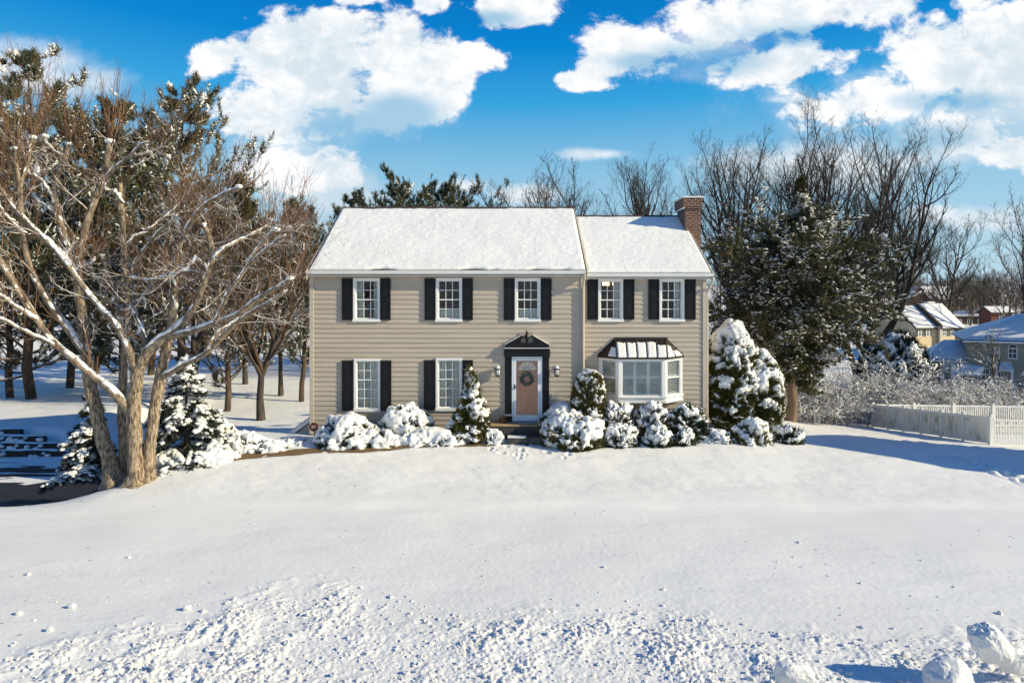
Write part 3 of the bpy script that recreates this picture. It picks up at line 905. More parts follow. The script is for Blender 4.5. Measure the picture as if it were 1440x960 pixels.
# plate above with the half round hole
top = [(e1, fzb), (e1, ez1), (e0, ez1), (e0, fzb)]
outer = [(np.interp(k, [0, 6, 17, 23], [e1, e1, e0, e0]), np.interp(k, [0, 6, 17, 23], [fzb, ez1, ez1, fzb])) for k in range(nseg)]
V = [(p[0], .0, p[1]) for p in arc] + [(p[0], .0, p[1]) for p in outer] + [(p[0], .04, p[1]) for p in arc]
g.add(V, [(k, k + 1, nseg + k + 1, nseg + k) for k in range(nseg - 1)] + [(k, 2 * nseg + k, 2 * nseg + k + 1, k + 1) for k in range(nseg - 1)])
pw = (e1 - e0 - .30) / 3
for k in range(3):
    xx = e0 + .08 + k * (pw + .07)
    g.box(xx, xx + pw, -.012, .0, fz(578), fz(552))
    g.box(xx + .03, xx + pw - .03, -.018, -.012, fz(576), fz(554))
for k in (0, 1):
    w2 = (e1 - e0 - .24) / 2
    xx = e0 + .08 + k * (w2 + .08)
    g.box(xx, xx + w2, -.012, .0, fz(548), fz(524))
fd = g.build('front_door', M['door'], house)
M['fan'] = mat('pale_fanlight_glass', (0.86, 0.80, 0.70), (0.78, 0.72, 0.62), 5.0, 0.3)
g = Geo(); n = nseg
g.add([(p[0], -.004, p[1]) for p in arc] + [(fcx, -.004, fzb)], None, [(n, k, k + 1) for k in range(n - 1)])
fl = g.build('fanlight', M['fan'], fd)
g = Geo()
for t in (R_(36), R_(72), R_(108), R_(144)):
    P = np.array([[(fcx + .09 * math.cos(t), -.008, fzb + .085 * math.sin(t)), (fcx + frx * math.cos(t), -.008, fzb + frz * math.sin(t))]])
    g.tubes(P, np.full((1, 2), .006), 4)
P = np.array([[(fcx + .1 * math.cos(t), -.008, fzb + .09 * math.sin(t)) for t in np.linspace(0, math.pi, 10)]])
g.tubes(P, np.full((1, 10), .006), 4)
g.build('glazing_bar', M['brass'], fl)

# wall lanterns either side of the door
for px in (700, 782.5):
    x, zt = fx(px), fz(514)
    g = Geo()
    g.box(x - .045, x + .045, -.04, -.012, zt - .20, zt - .02)
    g.tubes(np.array([[(x, -.03, zt - .10), (x, -.10, zt - .01), (x, -.17, zt + .01), (x, -.17, zt - .05)]]), np.full((1, 4), .012), 6)
    g.lathe([(0, .0), (.035, -.02), (.10, -.09), (.105, -.11), (.0, -.10)], (x, -.17, zt), 8)
    g.lathe([(.0, -.37), (.03, -.36), (.085, -.33), (.09, -.31), (.085, -.31)], (x, -.17, zt), 8)
    for k in range(6):
        t = k * math.pi / 3
        g.tubes(np.array([[(x + .088 * math.cos(t), -.17 + .088 * math.sin(t), zt - .11), (x + .075 * math.cos(t), -.17 + .075 * math.sin(t), zt - .33)]]), np.full((1, 2), .007), 4)
    ln = g.build('wall_lantern', M['black'], house)
    Geo().lathe([(0, -.11), (.078, -.112), (.068, -.31), (0, -.312)], (x, -.17, zt), 8).build('lantern_glass', M['lantern_glass'], ln, True)
    Geo().lathe([(0, .03), (.04, .015), (.085, -.055), (.09, -.075), (.03, -.015)], (x, -.172, zt), 8).build('snow_cap', M['snow_shrub'], ln, True)

# bay window
def local(a, b):
    """frame whose x runs along the face a->b, y into the house"""
    d = Vector((b[0] - a[0], b[1] - a[1], 0)); L = d.length; d.normalize()
    n = Vector((0, 0, 1)).cross(d)
    m = Matrix(((d.x, n.x, 0, a[0]), (d.y, n.y, 0, a[1]), (0, 0, 1, 0), (0, 0, 0, 1)))
    return m, L
M['louvre'] = mat('white_louvres', (0.86, 0.88, 0.87), (0.82, 0.84, 0.83), 2.0, 0.5)
gb, gp, gl = Geo(), Geo(), Geo()
for idx in range(3):
    Mx, L = local(BAY[idx], BAY[idx + 1])
    e = .10
    sill = BZ0 + .19
    hd = BZ1 - .09
    gb.box(-.0 if idx != 1 else -.012, e, -.03, .09, BZ0, BZ1, Mx); gb.box(L - e, L + (0.012 if idx == 1 else 0), -.031, .09, BZ0, BZ1, Mx)
    gb.box(e, L - e, -.02, .09, hd, BZ1 - .001, Mx)
    gb.box(e, L - e, -.02, .09, BZ0, sill, Mx)
    gb.box(-.02, L + .02, -.07 - .004 * idx, .0, sill - .05 + .002 * idx, sill + .002 * idx, Mx)
    gb.box(-.015, L + .015, -.055 - .003 * idx, .0, BZ0 - .03, BZ0 + .045 + .002 * idx, Mx)
    npan = 3 if idx == 1 else 1
    inner0, inner1 = e, L - e
    # sash frame
    gb.box(inner0, inner0 + .035, .0, .04, sill, hd, Mx); gb.box(inner1 - .035, inner1, .0, .04, sill, hd, Mx)
    gb.box(inner0 + .035, inner1 - .035, .0, .04, sill, sill + .04, Mx); gb.box(inner0 + .035, inner1 - .035, .0, .04, hd - .04, hd, Mx)
    if idx != 1:
        gb.box(inner0 + .035, inner1 - .035, .002, .038, (sill + hd) / 2 - .02, (sill + hd) / 2 + .02, Mx)
    V = np.array([(inner0 + .035, .02, sill + .04), (inner1 - .035, .02, sill + .04), (inner1 - .035, .02, hd - .04), (inner0 + .035, .02, hd - .04)])
    gp.add(V @ np.array(Mx.to_3x3()).T + np.array(Mx.translation), [(0, 1, 2, 3)])
    pwid = (inner1 - inner0) / npan
    for k in range(npan):
        p0, p1 = inner0 + k * pwid, inner0 + (k + 1) * pwid
        gl.box(p0, p0 + .05, .06, .09, sill - .02, hd + .03, Mx); gl.box(p1 - .05, p1, .06, .09, sill - .02, hd + .03, Mx)
        zmid = (sill + hd) / 2 + .03
        for a, b in ((sill - .02, sill + .07), (zmid - .03, zmid + .03), (hd - .05, hd + .03)):
            gl.box(p0 + .05, p1 - .05, .061, .089, a, b, Mx)
        for lo, hi in ((sill + .07, zmid - .03), (zmid + .03, hd - .05)):
            nl = int((hi - lo) / .068)
            for q in range(nl):
                zc = lo + (q + .5) * (hi - lo) / nl
                th_ = R_(-50)
                S = Mx @ Matrix.Translation((0, .075, zc)) @ Matrix.Rotation(th_, 4, 'X')
                gl.box(p0 + .052, p1 - .052, -.034, .034, -.004, .004, S)
pts = [BAY[0], BAY[1], BAY[2], BAY[3]]
gb.prism(pts, BZ0 - .02, BZ0 - .001, 'z'); 
bayw = gb.build('bay_window', M['white'], house)
gp.build('pane', M['glass'], bayw)
gl.build('louvred_shutter', M['louvre'], bayw)
# its hipped metal roof with standing seams and strips of snow
tz = fz(476, YW); oh = .10
E = [(fx(839, YW), YW), (BAY[1][0] - .06, YW - .6 - oh), (BAY[2][0] + .06, YW - .6 - oh), (fx(962.5, YW), YW)]
Tp = [(fx(865, YW), YW - .0), (fx(936, YW), YW - .0)]
zb_ = BZ1 + .012
V = [(E[0][0], E[0][1], zb_), (E[1][0], E[1][1], zb_), (E[2][0], E[2][1], zb_), (E[3][0], E[3][1], zb_), (Tp[0][0], YW - .03, tz), (Tp[1][0], YW - .03, tz)]
g = Geo()
V2 = V + [(v[0], v[1], v[2] - .05) for v in V[:4]]
g.add(V2, [(1, 2, 5, 4), (0, 6, 7, 1), (1, 7, 8, 2), (2, 8, 9, 3), (6, 9, 8, 7)], [(0, 1, 4), (2, 3, 5)])
g.box(Tp[0][0] - .05, Tp[1][0] + .05, YW - .07, YW - .024, tz - .03, tz + .035)
A = [np.array(v) for v in V]
def rib(p, q, r=.014):
    g.tubes(np.array([[p + (0, -.006, .01), q + (0, -.006, .01)]]), np.full((1, 2), r), 4)
for k in range(6):
    f = k / 5
    rib(A[1] + (A[2] - A[1]) * f, A[4] + (A[5] - A[4]) * f, .016 if k in (0, 5) else .012)
for f in (.5,):
    rib(A[0] + (A[1] - A[0]) * f, A[4], .010); rib(A[3] + (A[2] - A[3]) * f, A[5], .010)
rib(A[0], A[4], .018); rib(A[3], A[5], .018)
br_ = g.build('bay_roof', M['copper'], bayw)
def patch(g, quad, u0, u1, v0, v1, th, seed):
    """snow slab on a bilinear patch"""
    a, b, c, d = quad
    n = np.cross(b - a, d - a); n = n / np.linalg.norm(n)
    if n[2] < 0: n = -n
    N_ = 14
    U, W = np.meshgrid(np.linspace(0, 1, N_), np.linspace(0, 1, N_))
    uu = u0 + (u1 - u0) * U
    ww = v0 + (v1 - v0 + .06 * n2(uu, uu * 0, 9.0, 2, seed)) * W
    P = ((1 - uu) * (1 - ww))[..., None] * a + (uu * (1 - ww))[..., None] * b + (uu * ww)[..., None] * c + ((1 - uu) * ww)[..., None] * d
    ed = np.clip(np.minimum(np.minimum(U, 1 - U), np.minimum(W, 1 - W)) / .12, 0, 1)
    P = P + n * (.003 + th * np.sqrt(ed))[..., None]
    i = np.arange(N_ - 1)[:, None] * N_; j = np.arange(N_ - 1)[None]
    g.add(P.reshape(-1, 3), np.stack([i + j, i + j + 1, i + N_ + j + 1, i + N_ + j], -1).reshape(-1, 4))
g = Geo()
for k in range(5):
    f0, f1 = k / 5, (k + 1) / 5
    q = (A[1] + (A[2] - A[1]) * f0, A[1] + (A[2] - A[1]) * f1, A[4] + (A[5] - A[4]) * f1, A[4] + (A[5] - A[4]) * f0)
    patch(g, q, .06, .94, .02, [.80, .78, .80, .82, .66][k], .035, k * 3.1)
q = (A[0], A[1], A[4] + (A[4] - A[0]) * .001, A[4])
patch(g, (A[0] + (A[1] - A[0]) * .5, A[1], A[4], A[4]), .06, .92, .04, .52, .03, 2.0)
patch(g, (A[2], A[3], A[5], A[5]), .06, .46, .03, .62, .03, 7.0)
patch(g, (A[2], A[3], A[5], A[5]), .54, .92, .03, .34, .02, 9.0)
g.build('snow_cover', M['snow_shrub'], br_, True)

# side entry roof low on the left wall
g = Geo()
xl = X0 - .03
g.prism([(X0 - .02, .62), (X0 - .95, -.06), (X0 - .95, -.20), (X0 - .02, .46)], 0.3, 2.6)
g.build('entry_roof', M['white'], house)
g = Geo()
g.box(X0 - .82, X0 - .01, .45, 2.5, -2.5, -.34)
g.box(X0 - .90, X0 - .01, .32, .44, -.56, -.22)
g.build('entry_wall', M['white'], house)
Geo().tri((X0 - .88, .40, -.215), (X0 - .01, .40, -.215), (X0 - .01, .40, .44)).build('entry_gable', M['siding'], house)
Geo().prism([(X0 - .03, .66), (X0 - .93, .0), (X0 - .93, -.03), (X0 - .03, .63)], 0.45, 2.55).build('snow_cover', M['snow_rough'], house)

# lamps lit in the room behind the left wing window
M['lit'] = newmat('lit_bulb')[0]
N = NT(M['lit'].node_tree); N.n('ShaderNodeOutputMaterial', {0: N.n('ShaderNodeEmission', {'Color': (1, .62, .30, 1), 'Strength': 5.0})})
cxh, czh, cyh = fx(857, 1.7), fz(407, 1.7), 1.7
chd = thing('chandelier', 'lit chandelier seen through the upper window left of the wing', 'chandelier', (cxh, cyh, czh + .3))
g = Geo()
g.tubes(np.array([[(0, 0, .38), (0, 0, -.22)]]), np.full((1, 2), .014), 5)
for k in range(5):
    t = k * 2 * math.pi / 5 + .3
    g.tubes(np.array([[(0, 0, -.20), (.12 * math.cos(t), .12 * math.sin(t), -.26), (.22 * math.cos(t), .22 * math.sin(t), -.16)]]), np.full((1, 3), .010), 4)
g.build('chandelier_frame', M['brass'], chd)
for k in range(5):
    t = k * 2 * math.pi / 5 + .3
    Geo().lathe([(0, -.16), (.03, -.15), (.05, -.10), (.04, -.04), (0, -.02)], (.22 * math.cos(t), .22 * math.sin(t), 0), 8).build('bulb', M['lit'], chd, True)

# steps
stp = thing('stone_steps', 'dark stone doorstep and lower step with a tan edge below the front door', 'steps', (0.15, -.7, 0))
g = Geo()
g.box(-.86 - .15 + .15, .92, -.02 + .02, .66, -.3, .44)
g.build('landing', M['stone'], stp)
Geo().box(-.875, .935, -.03, .655, .441, .475).build('landing_slab', M['sandstone'], stp)
Geo().box(-.28, .83, -.66, -.001, -.3, .20).build('lower_step', M['stone'], stp)
Geo().box(-.29, .30, -.665, -.36, .201, .222).build('step_snow', M['snow_shrub'], stp)
# ------------------------------------------------------------------ plants: generators
GOLD = 2.399963

def arclen(P):
    return np.linalg.norm(np.diff(P, axis=1), axis=2).sum(1)

def grow(rng, P, Rr, n, tr, lenf, ang, N=6, up=0.0, wig=0.12, rf=0.6, tip=0.25, rmin=0.003, taper=0.5, lenabs=None, flat=0.0, up_end=0.0):
    """n side shoots from every polyline of P; returns their polylines and radii"""
    M_, Np = P.shape[:2]
    L = arclen(P)
    t = tr[0] + (tr[1] - tr[0]) * ((np.arange(n)[None] + rng.random((M_, n))) / n)
    ft = np.clip(t * (Np - 1), 0, Np - 1.001)
    i = ft.astype(int); f = (ft - i)[..., None]
    mi = np.arange(M_)[:, None]
    pos = P[mi, i] * (1 - f) + P[mi, i + 1] * f
    tan = nrm(P[mi, i + 1] - P[mi, i])
    rad = Rr[mi, i] * (1 - f[..., 0]) + Rr[mi, i + 1] * f[..., 0]
    ref = np.where(np.abs(tan[..., 2:3]) < 0.9, np.array([0, 0, 1.0]), np.array([1.0, 0.2, 0]))
    U = nrm(np.cross(tan, ref)); W = np.cross(tan, U)
    az = rng.random((M_, 1)) * 6.283 + np.arange(n)[None] * GOLD + rng.normal(0, 0.35, (M_, n))
    if flat:      # keep the shoots near the horizontal plane of the parent
        s = np.where((np.arange(n) % 2)[None] > 0, 0.0, math.pi) + rng.normal(0, flat, (M_, n))
        az = s
    a = R_(ang) * (0.7 + 0.6 * rng.random((M_, n)))
    d = tan * np.cos(a)[..., None] + (U * np.cos(az)[..., None] + W * np.sin(az)[..., None]) * np.sin(a)[..., None]
    ln = (L[:, None] * lenf if lenabs is None else lenabs) * (1 - taper * t) * (0.55 + 0.9 * rng.random((M_, n)))
    pos = pos.reshape(-1, 3); d = nrm(d.reshape(-1, 3)); ln = ln.reshape(-1); rad = rad.reshape(-1)
    K = len(pos)
    out = np.zeros((K, N, 3)); out[:, 0] = pos
    st = ln / (N - 1)
    for k in range(1, N):
        uu = up + up_end * (k / (N - 1))
        d = nrm(d + np.array([0, 0, uu / (N - 1) * 3]) + rng.normal(0, wig, (K, 3)))
        out[:, k] = out[:, k - 1] + d * st[:, None]
    r0 = np.maximum(np.minimum(rad * rf, ln * 0.05), rmin)
    r = r0[:, None] * np.linspace(1, tip, N)[None]
    return out, np.maximum(r, rmin * 0.6)

def samples(rng, P, per, tr=(0.15, 1.0)):
    """points and tangents along polylines"""
    M_, Np = P.shape[:2]
    t = tr[0] + (tr[1] - tr[0]) * ((np.arange(per)[None] + rng.random((M_, per))) / per)
    ft = np.clip(t * (Np - 1), 0, Np - 1.001); i = ft.astype(int); f = (ft - i)[..., None]
    mi = np.arange(M_)[:, None]
    return (P[mi, i] * (1 - f) + P[mi, i + 1] * f).reshape(-1, 3), nrm(P[mi, i + 1] - P[mi, i]).reshape(-1, 3)

def tufts(g, rng, C, D, k, ln, wd, spread, up=0.0):
    """bundles of k thin needle blades about each direction"""
    n = len(C)
    d = D[:, None] + rng.normal(0, spread, (n, k, 3)); d[..., 2] += up
    d = nrm(d)
    s = nrm(np.cross(d, rng.normal(0, 1, (n, k, 3))))
    l = ln * (0.6 + 0.8 * rng.random((n, k, 1)))
    b = C[:, None] + rng.normal(0, ln * 0.12, (n, k, 3))
    V = np.stack([b - s * wd / 2, b + s * wd / 2, b + d * l + s * wd * .25, b + d * l - s * wd * .25], 2).reshape(-1, 3)
    g.add(V, np.arange(n * k * 4).reshape(-1, 4))

_t = (1 + 5 ** .5) / 2
ICO_V = nrm(np.array([(-1, _t, 0), (1, _t, 0), (-1, -_t, 0), (1, -_t, 0), (0, -1, _t), (0, 1, _t), (0, -1, -_t), (0, 1, -_t), (_t, 0, -1), (_t, 0, 1), (-_t, 0, -1), (-_t, 0, 1)]))
ICO_F = np.array([(0, 11, 5), (0, 5, 1), (0, 1, 7), (0, 7, 10), (0, 10, 11), (1, 5, 9), (5, 11, 4), (11, 10, 2), (10, 7, 6), (7, 1, 8), (3, 9, 4), (3, 4, 2), (3, 2, 6), (3, 6, 8), (3, 8, 9), (4, 9, 5), (2, 4, 11), (6, 2, 10), (8, 6, 7), (9, 8, 1)])
def subdiv(V, F):
    V = list(map(tuple, V)); mp = {}; nf = []
    def mid(a, b):
        k = (min(a, b), max(a, b))
        if k not in mp:
            p = nrm((np.array(V[a]) + np.array(V[b]))[None] / 2)[0]
            V.append(tuple(p)); mp[k] = len(V) - 1
        return mp[k]
    for a, b, c in F:
        x, y, z = mid(a, b), mid(b, c), mid(c, a)
        nf += [(a, x, z), (x, b, y), (z, y, c), (x, y, z)]
    return np.array(V), np.array(nf)
ICO = [(ICO_V, ICO_F)]
for _ in range(5):
    ICO.append(subdiv(*ICO[-1]))

def pads(g, rng, C, size, flat=0.5, D=None, stretch=1.0, lev=1, rough=0.18, tilt=1.0):
    """small rounded lumps of snow; D = direction each is drawn out along"""
    V, F = ICO[lev]
    n = len(C)
    if n == 0: return
    size = np.broadcast_to(np.asarray(size, float), (n,)) * (0.6 + 0.8 * rng.random(n))
    if D is None:
        a = rng.random(n) * 6.283
        D = np.stack([np.cos(a), np.sin(a), np.zeros(n)], -1)
    D = np.array(D, float); D[:, 2] *= tilt; D[:, :2] += rng.normal(0, .25 * (tilt < 1), (n, 2)); X = nrm(D); Y = nrm(np.cross(np.array([0, 0, 1.0]), X)); Z = np.cross(X, Y)
    st2 = stretch * (0.7 + 0.6 * rng.random((n, 1, 1)))
    lump = 1 + rough * rng.normal(0, 1, (n, len(V), 1)).clip(-2, 2)
    W = V[None] * lump
    P = C[:, None] + size[:, None, None] * (W[..., 0:1] * X[:, None] * st2 + W[..., 1:2] * Y[:, None] + W[..., 2:3] * Z[:, None] * flat)
    g.add(P.reshape(-1, 3), None, (F[None] + (np.arange(n) * len(V))[:, None, None]).reshape(-1, 3))

# ---- bare broadleaved trees
def bare_tree(name, label, seed, H, spread=35, nlimb=11, mat_t='bark_dark', mat_c='twig_grey', first=0.22, up=0.35, lean=(0, 0), r0=0.022, limb=0.62, loc=(0, 0, 0), group=None, cat='tree', twigs=(7, 6, 4), forks=1, rmin=0.008):
    rng = np.random.default_rng(seed)
    root = thing(name, label, cat, loc, 0, group)
    gt, gc = Geo(), Geo()
    trunks, radii = [], []
    for k in range(forks):
        N_ = 10
        P = np.zeros((N_, 3)); d = np.array([lean[0], lean[1], 1.0])
        if forks > 1:
            a = 6.283 * k / forks + rng.random()
        for i in range(1, N_):
            dd = d + rng.normal(0, 0.06, 3)
            if forks > 1 and i > 1:
                dd = dd + np.array([math.cos(a), math.sin(a), 0]) * ((0.34 if i > 2 else 0) if forks < 3 else (0.62 if i in (2, 3, 4) else 0.20))
            P[i] = P[i - 1] + nrm(dd[None])[0] * H * 0.86 / (N_ - 1)
        trunks.append(P); radii.append(H * r0 * np.linspace(1, .16, N_) ** 1.0 * (1 if k == 0 else .8))
        radii[-1][0] *= 1.25
    P = np.array(trunks); Rr = np.array(radii)
    gt.tubes(P, Rr, 8)
    P1, R1 = grow(rng, P, Rr, nlimb, (first, 0.97), limb, spread, 8, up, 0.085, 0.80, 0.24, .05, taper=0.62)
    gc.tubes(P1, R1, 5)
    P2, R2 = grow(rng, P1, R1, twigs[0], (0.22, 1.0), 0.52, 38, 6, up * .6, 0.12, 0.62, 0.25, .012)
    gc.tubes(P2, R2, 4)
    P3, R3 = grow(rng, P2, R2, twigs[1], (0.2, 1.0), 0.5, 40, 5, up * .5, 0.14, 0.62, 0.35, rmin)
    gc.tubes(P3, R3, 3)
    P3b, R3b = grow(rng, P1, R1, 6, (0.3, 1.0), 0.22, 42, 4, up * .5, 0.14, 0.4, 0.35, rmin)
    gc.tubes(P3b, R3b, 3)
    if twigs[2]:
        P4, R4 = grow(rng, np.concatenate([P3[:, [0, 2, 3, 4]], P3b]), np.concatenate([R3[:, [0, 2, 3, 4]], R3b]), twigs[2], (0.2, 1.0), 0.55, 40, 3, up * .3, 0.12, 0.7, 0.5, rmin * .8)
        gc.tubes(P4, R4, 3)
    gt.build('trunk', M[mat_t], root, True)
    gc.build('crown', M[mat_c], root, True)
    return root

# ---- pines: whorled limbs with clumped needles, dusted with snow
def pine(name, label, seed, H, bare=0.30, width=0.22, loc=(0, 0, 0), group=None, snow=1.0, needle='needle', dens=1.0, tip_up=0.5, r0=0.014, nl=None):
    rng = np.random.default_rng(seed)
    root = thing(name, label, 'tree', loc, 0, group)
    P = np.zeros((1, 12, 3)); P[0, :, 2] = np.linspace(0, H, 12)
    P[0, 1:, :2] = np.cumsum(rng.normal(0, H * .006, (11, 2)), 0)
    Rr = H * r0 * np.linspace(1, .07, 12)[None]
    Geo().tubes(P, Rr, 9).build('trunk', M['bark_pine'], root, True)
    gc, gf, gs = Geo(), Geo(), Geo()
    n = nl or int(46 * dens)
    P1, R1 = grow(rng, P, Rr, n, (bare, 0.985), width * 1.5, 72, 7, 0.05, 0.09, 0.32, 0.2, .015, taper=0.0, up_end=tip_up)
    # crown profile: rounded below, pointed at the top, irregular
    t = (P1[:, 0, 2] / H - bare) / (1 - bare)
    prof = np.clip(np.minimum(1.0, (t + .18) / .35), 0, 1) * np.clip(1.08 - t, 0.06, 1) ** 0.75 * (0.6 + 0.55 * rng.random(len(t)))
    P1 = P1[:, :1] + (P1 - P1[:, :1]) * prof[:, None, None]
    gc.tubes(P1, R1, 4)
    P2, R2 = grow(rng, P1, R1, 8, (0.25, 1.0), 0.42, 44, 5, 0.12, 0.10, 0.5, 0.3, .008, flat=0.6, up_end=tip_up * .7)
    gc.tubes(P2, R2, 3)
    gc.build('limb', M['bark_pine'], root, True)
    sz = H / 20.0
    C, D = samples(rng, P2, 7, (0.25, 1.0))
    C2, D2 = samples(rng, P1, 8, (0.45, 1.0))
    C = np.concatenate([C, C2]); D = np.concatenate([D, D2])
    keep = fbm(C * 0.7 / sz ** .5 + seed, 2) > -0.28
    C, D = C[keep], D[keep]
    tufts(gf, rng, C, D, 10, 0.34 * sz ** .6, 0.042 * sz ** .6, 0.6, 0.22)
    gf.build('crown', M[needle], root)
    if snow > 0:
        C, D = samples(rng, P2, 6, (0.2, 0.97))
        k = (rng.random(len(C)) < 0.8 * snow) & (fbm(C * .8 + 4, 2) > -.12)
        C, D = C[k], D[k]
        C = C + np.array([0, 0, .05]) * sz
        pads(gs, rng, C, 0.066 * sz ** .7, 0.55, D, 2.0, 1, .26, .35)
        gs.build('snow_cover', M['snow_shrub'], root, True)
    return root

# ---- bushes under snow: a closed blanket of snow that sinks between leaf clumps
def shrub(name, label, cx, cy, w, h, dep=None, seed=1, leaf='leaf', cover=0.0, shape='mound', lump=0.24, freq=2.6, loc_z=None, group=None, thick=0.085, lev=5, leaves=1400, lsize=0.085, cat='shrub', lobes=None, topsnow=0.55, cap=0.0):
    rng = np.random.default_rng(seed)
    dep = dep or w * 0.8
    z0 = loc_z if loc_z is not None else gz(cx, cy)
    root = thing(name, label, cat, (cx, cy, z0), 0, group)
    V, F = ICO[lev]
    d = V.copy()
    if lobes is None:
        lobes = [(0, 0, 0, 1, 1)]
    gs, gf, gh = Geo(), Geo(), Geo()
    for (ox, oy, oz, sw, sh) in lobes:
        zz = d[:, 2]
        rr = np.sqrt(np.maximum(1e-6, 1 - zz ** 2))
        if shape == 'cone':
            tz = (zz + 1) / 2
            rad = np.clip(1.08 - tz ** 0.95, 0.02, 1) * np.minimum(1, tz * 9 + .35)
            rad *= (rr > 1e-3)
            base = np.stack([d[:, 0] / rr * rad * w / 2, d[:, 1] / rr * rad * dep / 2, tz * h], -1)
            base[rr < .02, :2] *= 0.1
            nrmz = np.clip(0.35 + zz * .5, 0, 1)
        elif shape == 'egg':
            tz = (zz + 1) / 2
            prof = rr * (1.12 - 0.45 * tz)
            base = np.stack([d[:, 0] / rr * prof * w / 2, d[:, 1] / rr * prof * dep / 2, tz * h], -1)
            nrmz = zz
        elif shape == 'column':
            tz = (zz + 1) / 2
            prof = np.minimum(1, rr ** 0.45) * (0.93 + 0.10 * np.sin(tz * 3.1))
            base = np.stack([d[:, 0] / rr * prof * w / 2, d[:, 1] / rr * prof * dep / 2, tz * h], -1)
            nrmz = np.where(tz > .8, zz, zz * .5)
        else:
            base = np.stack([d[:, 0] * w / 2, d[:, 1] * dep / 2, np.where(zz > 0, zz, zz * .25) * h * .93 + h * .07], -1)
            nrmz = zz
        base = base * np.array([sw, sw, sh]) + np.array([ox, oy, oz])
        q = base + np.array([cx, cy, 0]) + seed * 3.7
        hor = nrm(np.stack([d[:, 0], d[:, 1], d[:, 2] * .6 + .25], -1))
        big = fbm(q * freq * .55, 2) + .5 * fbm(q * freq * 1.4 + 9, 2)
        b2 = base + hor * (lump * big - .05)[:, None]
        # snow depth: leaf clumps hold it where they bulge and face up
        cl = fbm(q * np.array([1, 1, 1.5]) * freq * 1.25 + 5.1, 2)
        fine = fbm(q * np.array([1, 1, 1.3]) * freq * 3.4, 2)
        f = cl * 1.25 + fine * 1.0 + (nrmz - 0.42) * topsnow * 1.35 + cover + 0.10 + cap * sstep(.62, .92, base[:, 2] / h)
        hgt = np.where(f > 0, thick * np.sqrt(np.clip(f * 1.6, 0, 1.3)), np.maximum(f, -0.5) * 0.35 - 0.03)
        S = b2 + hor * hgt[:, None] + np.array([0, 0, 1.0]) * (np.clip(f, 0, 1) * thick * 0.55)[:, None]
        S = S + hor * (0.012 * fbm(q * 13, 2))[:, None]
        S[:, 2] = np.maximum(S[:, 2], -0.12)
        gs.add(S, None, F)
        Hh = b2 - hor * 0.07
        Hh[:, 2] = np.maximum(Hh[:, 2], -0.12)
        V3, F3 = ICO[3]
        gh.add(Hh[:len(V3)], None, F3)
        # leaves: sprigs standing out of the hull, thickest in the gaps
        n = int(leaves)
        pick = rng.integers(0, len(V), n * 2)
        pr = np.where(f[pick] < 0.03, 1.0, 0.16)
        pick = pick[rng.random(len(pick)) < pr][:n]
        C = b2[pick] - hor[pick] * 0.02 + np.where(f[pick] > 0, thick * .55, 0)[:, None] * hor[pick] + rng.normal(0, .012, (len(pick), 3))
        ok = C[:, 2] > -0.05
        tufts(gf, rng, C[ok], hor[pick][ok], 5, lsize, lsize * .34, 0.75, 0.1)
        e_ = rng.random(len(C)) < .16
        tufts(gf, rng, C[ok & e_], hor[pick][ok & e_], 4, lsize * 1.9, lsize * .22, 0.55, 0.25)
    gh.build('inner_hull', M['spruce'], root, True)  # solid near-black hull that darkens the gaps between the leaves
    gf.build('foliage', M[leaf], root)
    gs.build('snow_cover', M['snow_shrub'], root, True)
    return root

